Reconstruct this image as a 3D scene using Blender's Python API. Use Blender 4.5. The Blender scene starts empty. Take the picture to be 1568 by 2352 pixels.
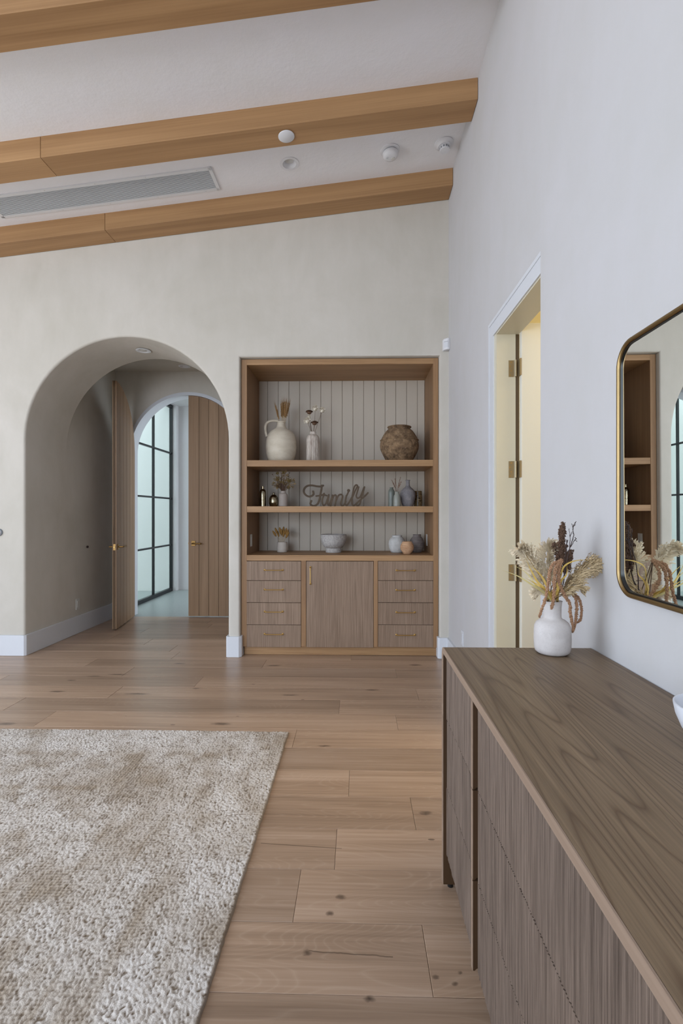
import bpy, bmesh, math, random
from mathutils import Vector, Matrix, noise as mnoise
from mathutils.geometry import tessellate_polygon
PI = math.pi
random.seed(7)
R = random.random
def U(a, b): return a + (b - a) * random.random()
SC = bpy.context.scene
COL = SC.collection

# ------------------------------------------------------------------ camera
F, TY, H, HY, VX = 1130.0, .024, 1.3, 1180.0, 820.0
TH = math.atan(TY); SN, CS = math.sin(TH), math.cos(TH); PX = VX - F * TY
cam_d = bpy.data.cameras.new('camera'); cam = bpy.data.objects.new('camera', cam_d); COL.objects.link(cam)
cam.location = (0, 0, H); cam.rotation_euler = (PI / 2, 0, TH)
cam_d.sensor_fit = 'VERTICAL'; cam_d.sensor_height = 36; cam_d.lens = F * 36 / 2352
cam_d.shift_x = (784 - PX) / 2352; cam_d.shift_y = (HY - 1176) / 2352
cam_d.clip_start = .02
SC.camera = cam
def at(x, y, Yp):                       # photo pixel -> point on the plane Y = Yp
    a = (x - PX) / F; zc = Yp / (CS + a * SN)
    return Vector((zc * (a * CS - SN), Yp, H - (y - HY) / F * zc))

# ------------------------------------------------------------------ world, lights, exposure
W = bpy.data.worlds.new('world'); SC.world = W; W.use_nodes = True
bg = W.node_tree.nodes['Background']; bg.inputs[0].default_value = (.80, .90, 1, 1); bg.inputs[1].default_value = 3.2
def area(name, loc, rot, sx, sy, power, col, spread=PI):
    l = bpy.data.lights.new(name, 'AREA'); l.shape = 'RECTANGLE'; l.size = sx; l.size_y = sy
    l.energy = power; l.color = col; l.spread = spread
    o = bpy.data.objects.new(name, l); COL.objects.link(o); o.location = loc; o.rotation_euler = rot
    return o
# daylight: cool sky light falling in and down, warmer light thrown up from the ground outside
BLUE, WARM = (.43, .67, 1), (1, .885, .78)
area('rear_window_sky', (-2.9, -3.6, 2.2), (PI / 2 - .36, 0, 0), 3.4, 2.6, 58, BLUE, 2.2)
area('rear_window_ground', (-2.9, -3.62, 1.7), (PI / 2 + .42, 0, 0), 3.4, 2.8, 58, WARM, 2.6)
area('left_window_sky', (-5.4, 1.3, 1.8), (PI / 2 - .50, 0, -PI / 2), 3.6, 3.0, 36, BLUE, 2.0)
area('left_window_ground', (-5.42, 1.3, 1.6), (PI / 2 + .42, 0, -PI / 2), 3.6, 2.8, 39, WARM, 2.6)
pl = bpy.data.lights.new('side_room_fill', 'POINT'); pl.energy = 16; pl.color = (1, .87, .64); pl.shadow_soft_size = .12  # unseen fill, added to brighten the side room's upper wall and ceiling
po = bpy.data.objects.new('side_room_fill', pl); COL.objects.link(po); po.location = (2.2, 3.25, 2.35)
area('side_room_lamp', (2.0, 2.6, 2.7), (0, 0, 0), .8, .8, 36, (1, .86, .62))
SC.view_settings.view_transform = 'Standard'; SC.view_settings.look = 'None'
SC.view_settings.exposure = 0; SC.view_settings.gamma = 1; SC.view_settings.use_curve_mapping = False

# ------------------------------------------------------------------ material helpers
def lin(c):
    if isinstance(c, str):
        c = [int(c[i:i + 2], 16) / 255 for i in (0, 2, 4)]
        c = [v / 12.92 if v <= .04045 else ((v + .055) / 1.055) ** 2.4 for v in c]
    return (c[0], c[1], c[2], 1)
class NT:
    def __init__(s, name):
        s.m = bpy.data.materials.new(name); s.m.use_nodes = True; s.t = s.m.node_tree; s.n = s.t.nodes
        s.b = s.n['Principled BSDF']; s.tc = s.n.new('ShaderNodeTexCoord')
    def new(s, t, **k):
        n = s.n.new('ShaderNode' + t)
        for a, v in k.items(): setattr(n, a, v)
        return n
    def lk(s, a, b): s.t.links.new(a, b)
    def vec(s, scale, rnd=False, src='Object', rot=(0, 0, 0)):
        mp = s.new('Mapping'); mp.inputs['Scale'].default_value = scale; mp.inputs['Rotation'].default_value = rot
        o = s.tc.outputs[src]
        if rnd:
            oi = s.new('ObjectInfo'); ml = s.new('Math', operation='MULTIPLY'); ml.inputs[1].default_value = 37.0
            s.lk(oi.outputs['Random'], ml.inputs[0])
            va = s.new('VectorMath', operation='ADD'); s.lk(o, va.inputs[0]); s.lk(ml.outputs[0], va.inputs[1]); o = va.outputs[0]
        s.lk(o, mp.inputs[0]); return mp.outputs[0]
    def noise(s, v, scale=1, detail=3, rough=.5, dist=0):
        n = s.new('TexNoise'); n.inputs['Scale'].default_value = scale; n.inputs['Detail'].default_value = detail
        n.inputs['Roughness'].default_value = rough; n.inputs['Distortion'].default_value = dist
        s.lk(v, n.inputs['Vector']); return n.outputs['Fac']
    def ramp(s, fac, stops):
        r = s.new('ValToRGB'); e = r.color_ramp.elements
        while len(e) < len(stops): e.new(.5)
        for el, (p, c) in zip(e, stops): el.position = p; el.color = lin(c)
        s.lk(fac, r.inputs[0]); return r.outputs[0]
    def math(s, op, a, b=None, clamp=False):
        n = s.new('Math', operation=op); n.use_clamp = clamp
        for i, v in enumerate((a, b)):
            if v is None: continue
            if isinstance(v, (int, float)): n.inputs[i].default_value = v
            else: s.lk(v, n.inputs[i])
        return n.outputs[0]
    def mix(s, fac, a, b, mode='MIX'):
        n = s.new('Mix', data_type='RGBA', blend_type=mode)
        for i, v in ((0, fac), (6, a), (7, b)):
            if isinstance(v, (int, float)): n.inputs[i].default_value = v
            elif isinstance(v, (tuple, list, str)): n.inputs[i].default_value = lin(v)
            else: s.lk(v, n.inputs[i])
        return n.outputs[2]
    def bump(s, h, strength=.3, dist=.01):
        b = s.new('Bump'); b.inputs['Strength'].default_value = strength; b.inputs['Distance'].default_value = dist
        s.lk(h, b.inputs['Height']); s.lk(b.outputs[0], s.b.inputs['Normal'])
    def col(s, c):
        if isinstance(c, (str, tuple, list)): s.b.inputs['Base Color'].default_value = lin(c)
        else: s.lk(c, s.b.inputs['Base Color'])
    def set(s, rough=.5, metal=0, spec=None):
        s.b.inputs['Roughness'].default_value = rough; s.b.inputs['Metallic'].default_value = metal
        if spec is not None: s.b.inputs['Specular IOR Level'].default_value = spec
        return s.m
def plain(name, c, rough=.5, metal=0, spec=None, var=.0, vs=40, bump=0, bs=200):
    t = NT(name)
    if var:
        f = t.noise(t.vec((1, 1, 1), True), vs, 3)
        t.col(t.mix(f, [max(0, v * (1 - var)) for v in lin(c)[:3]], [min(1, v * (1 + var)) for v in lin(c)[:3]]))
    else: t.col(c)
    if bump: t.bump(t.noise(t.vec((1, 1, 1)), bs, 2), bump, .002)
    return t.set(rough, metal, spec)
def plaster(name, c, amp=.06, bump=.12):
    t = NT(name); v = t.vec((1, 1, 1))
    f = t.noise(v, 1.3, 5, .62, .6); g = t.noise(t.vec((1, 1, .35)), 7, 4, .6)
    ff = t.math('ADD', t.math('MULTIPLY', f, .65), t.math('MULTIPLY', g, .35))
    a = [x * (1 - amp * 1.7) for x in lin(c)[:3]]; b = [min(1, x * (1 + amp * 1.3)) for x in lin(c)[:3]]
    a[2] *= .965
    r = t.new('ValToRGB'); r.color_ramp.elements[0].position = .33; r.color_ramp.elements[1].position = .66
    r.color_ramp.elements[0].color = (*a, 1); r.color_ramp.elements[1].color = (*b, 1)
    t.lk(ff, r.inputs[0]); t.col(r.outputs[0])
    t.bump(t.math('ADD', t.noise(v, 5, 5, .65), t.math('MULTIPLY', g, .5)), bump, .02)
    return t.set(.75, 0, .25)
def oak(name, dark, light, axis, rough=.5, fine=70, ring=0, ringdark=.25, var=.12, vein=.5, along=1.2, bump=.1, spec=.35):
    """straight or cathedral grained wood; axis = direction of the grain in object space"""
    t = NT(name)
    sc = [1, 1, 1]; sc[axis] = along / fine
    v = t.vec(tuple(s * fine for s in sc), True)
    f1 = t.noise(v, 1, 4, .6)
    sc2 = [9, 9, 9]; sc2[axis] = .5
    f2 = t.noise(t.vec(tuple(sc2), True), 1, 3, .5, .4)
    f = t.math('ADD', t.math('MULTIPLY', f1, vein), t.math('MULTIPLY', f2, 1 - vein))
    c = t.ramp(f, [(.33, dark), (.68, light)])
    h = f1
    if ring:
        sc3 = [1, 1, 1]; sc3[axis] = .055
        vv = t.vec(tuple(sc3), True)
        base = t.noise(vv, ring, 2, .45, .2)
        # contour lines of a stretched noise field give cathedral figures
        k = t.math('MULTIPLY', base, 62.0)
        fr = t.math('FRACT', k)
        line = t.math('SUBTRACT', 1, t.math('MULTIPLY', t.math('ABSOLUTE', t.math('SUBTRACT', fr, .5)), 2.0))
        line = t.math('POWER', line, 5)
        brk = t.math('MULTIPLY', line, t.math('ADD', .35, f1), True)
        c = t.mix(t.math('MULTIPLY', brk, ringdark), c, (.35, .24, .16), 'MULTIPLY')
        h = t.math('SUBTRACT', f1, t.math('MULTIPLY', brk, .5))
    oi = t.new('ObjectInfo')
    g = t.math('ADD', 1 - var, t.math('MULTIPLY', oi.outputs['Random'], 2 * var))
    cc = t.new('VectorMath', operation='SCALE'); t.lk(c, cc.inputs[0]); t.lk(g, cc.inputs['Scale'])
    t.col(cc.outputs[0]); t.bump(h, bump, .003)
    return t.set(rough, 0, spec)

M = {}
M['wall'] = plaster('warm_plaster', 'c7c1b8', .05)
M['wall_white'] = plaster('white_plaster', 'c6c4c6', .02)
M['ceiling'] = plaster('ceiling_plaster', 'e9e8ec', .012, .25)
M['trim'] = plain('white_trim_paint', 'd3d5da', .38, var=.015)
M['cream'] = plain('cream_door_paint', 'dad7cb', .4, var=.01)
M['jamb'] = plain('warm_lit_jamb_paint', 'd3ccb6', .4, var=.01)  # warm glow of the side room mixed into the jamb colour
M['yellow'] = plaster('side_room_plaster', 'e4dab8', .02)
M['stucco'] = plain('courtyard_stucco', 'dfe0dc', .8, var=.03, vs=3)
M['concrete'] = plain('courtyard_concrete', '98a09e', .35, var=.18, vs=60)
M['beam'] = oak('beam_oak', '936e49', 'b48d63', 0, .55, 90, var=.03, vein=.35, along=.9)
M['cab_h'] = oak('cabinet_oak_horizontal', '8a6744', 'b08b64', 0, .5, 120, var=.03, along=3)
M['cab_v'] = oak('cabinet_oak_vertical', '836244', 'a5815d', 2, .5, 120, var=.03, along=3)
M['front'] = oak('drawer_veneer', '735d4b', '9d8571', 2, .5, 170, var=.03, along=3.2, vein=.75)
M['inner'] = oak('cabinet_lining_oak', '75573c', '957353', 2, .55, 120, var=.02)
M['board'] = plain('beadboard_paint', 'b9ae9f', .5, var=.02, vs=6)
M['arch_door'] = oak('arched_door_oak', '85684b', 'a38466', 2, .5, 80, var=.05, along=1.3, vein=.5)
M['dresser_top'] = oak('dresser_top_oak', '6a5742', '8c765c', 1, .45, 190, ring=3.2, ringdark=.75, var=.0, along=3, vein=.7, bump=.25)
M['dresser_edge'] = oak('dresser_edge_lit_wood', '86705f', '9c8674', 1, .5, 90, var=0)  # lip and blade edges coloured lighter, as faces turned to the light
M['dresser_side'] = oak('dresser_side_wood', '3d2a19', '523a24', 2, .5, 90, var=0)
M['dresser_front'] = oak('dresser_reeded_wood', '4d3f35', '7f6d60', 2, .65, 300, var=.06, along=5, vein=.8, bump=.6)
M['dark'] = plain('dark_gap', '15110d', .9)
M['brass'] = plain('brushed_brass', 'cba869', .33, 1, var=.06)
M['mirror_brass'] = plain('mirror_brass', '9c845c', .34, 1, var=.04)
M['bronze'] = plain('aged_bronze', '8a6c42', .35, 1)
M['hinge'] = plain('hinge_metal', 'ab9d82', .5, 1)
M['hinge_dark'] = plain('brown_strip', '5d4a31', .6)
M['black'] = plain('black_steel', '15181a', .4)
M['blackp'] = plain('black_plastic', '0d0d0e', .3)
M['plastic'] = plain('white_plastic', 'dddde0', .35)
M['plastic2'] = plain('switch_plastic', 'cfcdc8', .4)
M['vent'] = plain('vent_white', 'd9dadc', .4)
M['ventdark'] = plain('vent_shadow', '858a90', .8)
t = NT('mirror_glass'); t.col((.86, .88, .85)); M['mirror'] = t.set(.0, 1)
t = NT('window_glass')
tr = t.new('BsdfTransparent'); tr.inputs[0].default_value = (.93, .97, .96, 1)
gl = t.new('BsdfGlossy'); gl.inputs['Roughness'].default_value = .02
fr = t.new('LayerWeight'); mx = t.new('MixShader')
t.lk(t.math('ADD', .04, t.math('MULTIPLY', .9, t.math('POWER', fr.outputs['Facing'], 5))), mx.inputs[0]); t.lk(tr.outputs[0], mx.inputs[1]); t.lk(gl.outputs[0], mx.inputs[2])
t.lk(mx.outputs[0], t.n['Material Output'].inputs[0]); M['glass'] = t.m

# floor planks: oak with knots and one long crack at their own places
KN = [(-.056, 1.667, .013, .010), (-.089, 1.598, .011, .009), (-.149, 1.454, .011, .010), (.299, 2.145, .022, .013), (.033, 1.319, .012, .008),
      (-.843, 3.025, .05, .018), (-2.172, 2.993, .05, .02), (-2.191, 3.547, .045, .018), (-2.228, 3.788, .03, .012), (-1.589, 3.515, .07, .014),
      (-.481, 3.518, .05, .012), (.113, 3.633, .04, .015), (-.713, 4.197, .05, .018), (.498, 4.243, .045, .02), (-1.54, 4.235, .04, .014), (-.186, 2.751, .03, .01),
      (-1.936, 3.936, .06, .014), (.29, 1.40, .006, .006), (.27, 1.37, .007, .006), (.22, 1.385, .007, .006), (-1.199, 3.632, .02, .01), (-2.103, 3.889, .05, .012)]
t = NT('floor_oak')
gp = t.new('NewGeometry')
v = t.vec((1.4, 75, 30), True); f1 = t.noise(v, 1, 4, .6)
f2 = t.noise(t.vec((.55, 7, 5), True), 1, 3, .55, .5)
base = t.ramp(t.math('ADD', t.math('MULTIPLY', f1, .45), t.math('MULTIPLY', f2, .55)), [(.30, '89705b'), (.5, 'ab8f77'), (.72, 'c3a892')])
ng = t.noise(t.vec((.16, 1.0, 1), True), 3.4, 2, .45, .15)
fr_ = t.math('FRACT', t.math('MULTIPLY', ng, 64))
ln = t.math('POWER', t.math('SUBTRACT', 1, t.math('MULTIPLY', t.math('ABSOLUTE', t.math('SUBTRACT', fr_, .5)), 2)), 5)
base = t.mix(t.math('MULTIPLY', ln, .16), base, 'd2bda6')
mask = None
nd = t.noise(t.vec((9, 14, 9)), 3, 3, .6)
wx = t.math('MULTIPLY', t.math('SUBTRACT', t.noise(t.vec((1, 1, 1)), 38, 2), .5), .022)
wy = t.math('MULTIPLY', t.math('SUBTRACT', t.noise(t.vec((1.1, 1.1, 3)), 31, 2), .5), .014)
sep = t.new('SeparateXYZ'); t.lk(gp.outputs['Position'], sep.inputs[0])
for kx, ky, rx, ry in KN:
    dx = t.math('DIVIDE', t.math('SUBTRACT', t.math('ADD', sep.outputs[0], wx), kx), rx * 1.5)
    dy = t.math('DIVIDE', t.math('SUBTRACT', t.math('ADD', sep.outputs[1], wy), ky), ry * 1.3)
    d = t.math('ADD', t.math('MULTIPLY', dx, dx), t.math('MULTIPLY', dy, dy))
    k = t.math('SUBTRACT', 1, d, True)
    mask = k if mask is None else t.math('MAXIMUM', mask, k)
mask = t.math('MULTIPLY', t.math('POWER', mask, 1.1), t.math('ADD', .3, nd), True)
# the crack
cx = t.math('SUBTRACT', sep.outputs[0], -.02)
cy = t.math('SUBTRACT', sep.outputs[1], t.math('ADD', t.math('ADD', 1.4535, t.math('MULTIPLY', cx, -.06)), t.math('MULTIPLY', t.math('SUBTRACT', t.noise(t.vec((7, .2, 1)), 2, 3), .5), .014)))
cw = t.math('SUBTRACT', 1, t.math('DIVIDE', t.math('ABSOLUTE', cy), .0035), True)
ce = t.math('LESS_THAN', t.math('ABSOLUTE', cx), .125)
c2x = t.math('SUBTRACT', sep.outputs[0], -.22)
c2y = t.math('SUBTRACT', sep.outputs[1], t.math('ADD', 1.921, t.math('MULTIPLY', c2x, -.075)))
c2 = t.math('MULTIPLY', t.math('SUBTRACT', 1, t.math('DIVIDE', t.math('ABSOLUTE', c2y), .003), True), t.math('LESS_THAN', t.math('ABSOLUTE', c2x), .16))
crack = t.math('MULTIPLY', t.math('ADD', t.math('MULTIPLY', cw, ce), c2, True), .8)
sp = t.new('TexVoronoi'); t.lk(t.vec((1.6, 4.2, 1), True), sp.inputs[0]); sp.inputs['Scale'].default_value = 1.15
spk = t.math('MULTIPLY', t.math('LESS_THAN', sp.outputs['Distance'], .028), .75)
mask = t.math('MAXIMUM', t.math('MAXIMUM', mask, crack), spk)
base = t.mix(t.math('MULTIPLY', mask, .9), base, '3c2a1e')
oi = t.new('ObjectInfo')
rv = t.ramp(oi.outputs['Random'], [(0, (.80, .79, .78)), (.15, (.86, .85, .84)), (.5, (1, .985, .97)), (1, (1.07, 1.05, 1.03))])
rv.node.color_ramp.interpolation = 'LINEAR'
t.col(t.mix(1.0, base, rv, 'MULTIPLY')); t.bump(t.math('SUBTRACT', f1, mask), .12, .002)
M['floor'] = t.set(.33, 0, .55)
M['subfloor'] = plain('subfloor', '4a3828', .8)

# rug wool
t = NT('rug_wool'); v = t.vec((1, 1, 1))
at_ = t.new('Attribute', attribute_name='pile'); wn = t.new('Attribute', attribute_name='worn_tan')
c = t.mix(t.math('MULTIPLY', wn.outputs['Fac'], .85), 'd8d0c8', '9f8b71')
rp = t.new('ValToRGB'); rp.color_ramp.elements[0].position = .10; rp.color_ramp.elements[1].position = .60
t.lk(at_.outputs['Fac'], rp.inputs[0])
c = t.mix(rp.outputs[0], '7b6a57', c)
fib = t.noise(v, 300, 3)
c = t.mix(t.math('MULTIPLY', fib, .3), c, (.5, .46, .42), 'MULTIPLY')
t.col(c); t.bump(fib, .5, .004)
M['rug'] = t.set(.95, 0, .1); M['rug'].node_tree.nodes['Principled BSDF'].inputs['Sheen Weight'].default_value = .2

# ceramics and dried plants
def ceramic(name, a, b, rough=.6, scale=12, spk=None, spkscale=90, spkth=.16, bump=.2, bscale=60, stretch=(1, 1, 1), metal=0, detail=4):
    t = NT(name); f = t.noise(t.vec(stretch), scale, detail, .6, .3)
    c = t.ramp(f, [(.32, a), (.68, b)])
    if spk:
        vo = t.new('TexVoronoi'); t.lk(t.vec((1, 1, 1)), vo.inputs[0]); vo.inputs['Scale'].default_value = spkscale
        c = t.mix(t.math('LESS_THAN', vo.outputs['Distance'], spkth), c, spk)
    t.col(c)
    if bump: t.bump(t.noise(t.vec(stretch), bscale, 4), bump, .003)
    return t.set(rough, metal, .3)
M['jug'] = ceramic('jug_stoneware', 'b9ad9a', 'c9bfae', .6, 9, '6d6a72', 55, .07, .2, 60, (1, 1, 2))
M['ribbed'] = ceramic('ribbed_stoneware', '93857a', 'c9bfb4', .7, 40, stretch=(1, 1, .3))
M['aged'] = ceramic('aged_terracotta', '4c3b2b', '94795c', .9, 24, 'b9a58c', 46, .12, 1, 40, detail=7)
M['white_vase'] = ceramic('white_bisque', 'c4bdba', 'd0cac7', .8, 30, 'a19b98', 260, .13, .12, 300)
M['cream_cer'] = ceramic('cream_ceramic', 'b9b0a6', 'c9c1b8', .5, 8, bump=0)
M['shelf_vase'] = ceramic('matte_grey_ceramic', '9b9088', 'a99e96', .55, 8, bump=0)
M['mercury'] = ceramic('mercury_glass', '6a6050', 'a89c82', .14, 20, '2e2618', 160, .2, .35, 45, metal=1)
M['sage'] = ceramic('sage_glaze', '888980', '98988e', .22, 8, bump=0)
M['sage_d'] = ceramic('dark_sage_glaze', '6c7068', '7b7f76', .25, 8, bump=0)
M['slate'] = ceramic('slate_stoneware', '6b676a', '8f8a8a', .85, 22, bump=.4)
M['tort'] = ceramic('speckled_glass', '241a12', '8d7452', .25, 60, bump=.1)
M['stone_bowl'] = ceramic('stone_bowl', '95908d', 'b8b3ae', .9, 55, bump=.5, bscale=120)
M['textured'] = ceramic('white_textured', 'b3b1ae', 'c6c4c1', .9, 30, bump=1, bscale=110)
M['ridge_grey'] = ceramic('grey_ridged', '675f5c', '837a76', .85, 20, bump=.3)
M['tan_pot'] = ceramic('tan_ribbed', 'b48d6c', 'cca684', .7, 20, bump=.1)
M['white_bowl'] = ceramic('white_bowl', 'd9dbe2', 'e2e4ea', .4, 8, bump=0)
M['wheat'] = plain('dried_wheat', '8d6a3e', .8, var=.3, vs=60)
M['straw'] = plain('dried_straw', 'a58858', .8, var=.2)
M['stem_brown'] = plain('dry_stem', '5f4636', .8, var=.2)
M['petal'] = plain('dried_white_petal', 'd8cfbd', .8, var=.08)
M['brownflower'] = plain('dried_brown_flower', '5d4330', .85, var=.3)
M['olive'] = plain('dried_olive_flower', '7f6a3c', .85, var=.3)
M['bunny'] = plain('dried_bunny_tail', '8f6b36', .9, var=.2)
M['pink_sprig'] = plain('dried_pink_sprig', '8a6a58', .85, var=.25)
M['pampas_w'] = plain('white_pampas', 'eedfc4', .9, var=.12, vs=30)
M['pampas_b'] = plain('beige_pampas', 'c9b28c', .9, var=.16, vs=30)
M['sorghum'] = plain('brown_seed_heads', '5c4434', .9, var=.35, vs=80)
M['twig'] = plain('dark_twig', '3a2b28', .8)
M['leafy'] = plain('dried_yellow_blade', 'c6a450', .6, var=.15, vs=12)
M['leafp'] = plain('dried_pale_blade', 'cdbd82', .6, var=.12, vs=12)
M['amaranth'] = plain('dried_amaranth', 'a68062', .9, var=.6, vs=260)
M['sign'] = oak('sign_wood', '46372a', '63523f', 0, .7, 90, var=0)

# ------------------------------------------------------------------ mesh helpers
class MB:
    def __init__(s): s.v = []; s.f = []
    def add(s, vs, fs):
        o = len(s.v); s.v += [tuple(v) for v in vs]; s.f += [tuple(i + o for i in f) for f in fs]; return s
    def box(s, x0, x1, y0, y1, z0, z1):
        vs = [(x, y, z) for x in (x0, x1) for y in (y0, y1) for z in (z0, z1)]
        return s.add(vs, [(0, 1, 3, 2), (4, 6, 7, 5), (0, 4, 5, 1), (2, 3, 7, 6), (0, 2, 6, 4), (1, 5, 7, 3)])
    def prism(s, pts, axis, a, b):
        """closed polygon pts (2D) extruded along axis 0/1/2 from a to b"""
        def P3(p, t):
            return {0: (t, p[0], p[1]), 1: (p[0], t, p[1]), 2: (p[0], p[1], t)}[axis]
        n = len(pts); vs = [P3(p, a) for p in pts] + [P3(p, b) for p in pts]
        fs = [(i, (i + 1) % n, (i + 1) % n + n, i + n) for i in range(n)]
        tri = tessellate_polygon([[Vector((p[0], p[1], 0)) for p in pts]])
        fs += [tuple(t) for t in tri] + [tuple(i + n for i in reversed(t)) for t in tri]
        return s.add(vs, fs)
    def lathe(s, prof, c=(0, 0, 0), n=36, fn=None, cap=True):
        vs = []; m = len(prof)
        for r, z in prof:
            for i in range(n):
                a = 2 * PI * i / n; rr = r * (fn(a, z) if fn else 1)
                vs.append((c[0] + rr * math.cos(a), c[1] + rr * math.sin(a), c[2] + z))
        fs = [(j * n + i, j * n + (i + 1) % n, (j + 1) * n + (i + 1) % n, (j + 1) * n + i) for j in range(m - 1) for i in range(n)]
        if cap and prof[0][0] > 1e-4: fs.append(tuple(range(n))[::-1])
        if cap and prof[-1][0] > 1e-4: fs.append(tuple((m - 1) * n + i for i in range(n)))
        return s.add(vs, fs)
    def tube(s, pts, r, n=8, cap=True):
        pts = [Vector(p) for p in pts]; m = len(pts); vs = []
        rs = r if isinstance(r, (list, tuple)) else [r] * m
        up = None
        for i, p in enumerate(pts):
            d = (pts[min(i + 1, m - 1)] - pts[max(i - 1, 0)])
            d = d.normalized() if d.length > 1e-9 else Vector((0, 0, 1))
            if up is None: up = d.orthogonal().normalized()
            up = (up - d * up.dot(d)); up = up.normalized() if up.length > 1e-6 else d.orthogonal().normalized()
            w = d.cross(up)
            for k in range(n):
                a = 2 * PI * k / n; vs.append(p + (up * math.cos(a) + w * math.sin(a)) * rs[i])
        fs = [(j * n + i, j * n + (i + 1) % n, (j + 1) * n + (i + 1) % n, (j + 1) * n + i) for j in range(m - 1) for i in range(n)]
        if cap: fs += [tuple(range(n))[::-1], tuple((m - 1) * n + i for i in range(n))]
        return s.add(vs, fs)
    def octa(s, c, r, sz=1.0):
        c = Vector(c); q = [(r, 0, 0), (-r, 0, 0), (0, r, 0), (0, -r, 0), (0, 0, r * sz), (0, 0, -r * sz)]
        return s.add([c + Vector(p) for p in q], [(0, 2, 4), (2, 1, 4), (1, 3, 4), (3, 0, 4), (2, 0, 5), (1, 2, 5), (3, 1, 5), (0, 3, 5)])
    def blob(s, c, r, sz=(1, 1, 1), n=8, m=6):
        prof = [(max(r * math.sin(PI * j / m), 1e-5), -r * math.cos(PI * j / m)) for j in range(m + 1)]
        o = len(s.v); s.lathe(prof, (0, 0, 0), n, cap=False)
        for i in range(o, len(s.v)):
            v = s.v[i]; s.v[i] = (c[0] + v[0] * sz[0], c[1] + v[1] * sz[1], c[2] + v[2] * sz[2])
        return s
    def xf(s, mat, start=0):
        for i in range(start, len(s.v)): s.v[i] = tuple(mat @ Vector(s.v[i]))
        return s
def obj(name, mb, mat, parent=None, smooth=0, bevel=0, seg=2, origin=None, **props):
    me = bpy.data.meshes.new(name); me.from_pydata(mb.v, [], mb.f); me.update()
    if origin is not None: me.transform(Matrix.Translation(-Vector(origin)))
    bm = bmesh.new(); bm.from_mesh(me)
    if len(bm.verts) < 60000: bmesh.ops.remove_doubles(bm, verts=bm.verts, dist=1e-6); bmesh.ops.recalc_face_normals(bm, faces=bm.faces)
    bm.to_mesh(me); bm.free()
    o = bpy.data.objects.new(name, me); COL.objects.link(o); me.materials.append(M[mat] if isinstance(mat, str) else mat)
    if origin is not None: o.location = origin
    if smooth:
        for p in me.polygons: p.use_smooth = True
        me.set_sharp_from_angle(angle=math.radians(smooth))
    if bevel:
        b = o.modifiers.new('bevel', 'BEVEL'); b.width = bevel; b.segments = seg; b.limit_method = 'ANGLE'; b.harden_normals = False
    if parent is not None:
        o.parent = parent; o.matrix_parent_inverse = Matrix.Translation(-Vector(parent.location)) if parent.rotation_euler[:] == (0, 0, 0) else Matrix.LocRotScale(parent.location, parent.rotation_euler, None).inverted()
    for k, v in props.items(): o[k] = v
    return o
def thing(name, label, cat, loc=(0, 0, 0), group=None, kind=None):
    o = bpy.data.objects.new(name, None); COL.objects.link(o); o.location = loc; o.empty_display_size = .1
    tag(o, label, cat, group, kind); return o
def tag(o, label, cat, group=None, kind=None):
    o['label'] = label; o['category'] = cat
    if group: o['group'] = group
    if kind: o['kind'] = kind
    return o
def B(*a): return MB().box(*a)
def ribbon_path(pts, th, z0, z1):
    """plan polyline pts = exposed face; body lies to its left by th"""
    pts = [Vector((p[0], p[1])) for p in pts]; n = len(pts); off = []
    for i in range(n):
        a = (pts[i] - pts[i - 1]).normalized() if i else None; b = (pts[i + 1] - pts[i]).normalized() if i < n - 1 else None
        na = Vector((-a.y, a.x)) if a else None; nb = Vector((-b.y, b.x)) if b else None
        if na is None: m = nb
        elif nb is None: m = na
        else: m = (na + nb); m = m / max(.3, m.dot(na))
        off.append(pts[i] + m * th)
    return MB().prism([tuple(p) for p in pts] + [tuple(p) for p in reversed(off)], 2, z0, z1)

# ------------------------------------------------------------------ key dimensions
YB, YBI, YH, YV = 4.44, 5.09, 6.14, 8.33      # room face of back wall, its hall face, hall end wall, vestibule end wall
XR, XR2 = .808, .822                           # right wall: near plane, far plane
XL, YN = -5.2, -3.4
AL, AR, AZ = -3.046, -1.17, 1.979              # archway
AC, AW = (AL + AR) / 2, (AR - AL) / 2
NL, NR, NT_ = -1.066, .740, 2.722              # niche
def zc_(X): return 4.264 + .1142 * (X - .813)  # sloping ceiling
S = 'structure'

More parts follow.
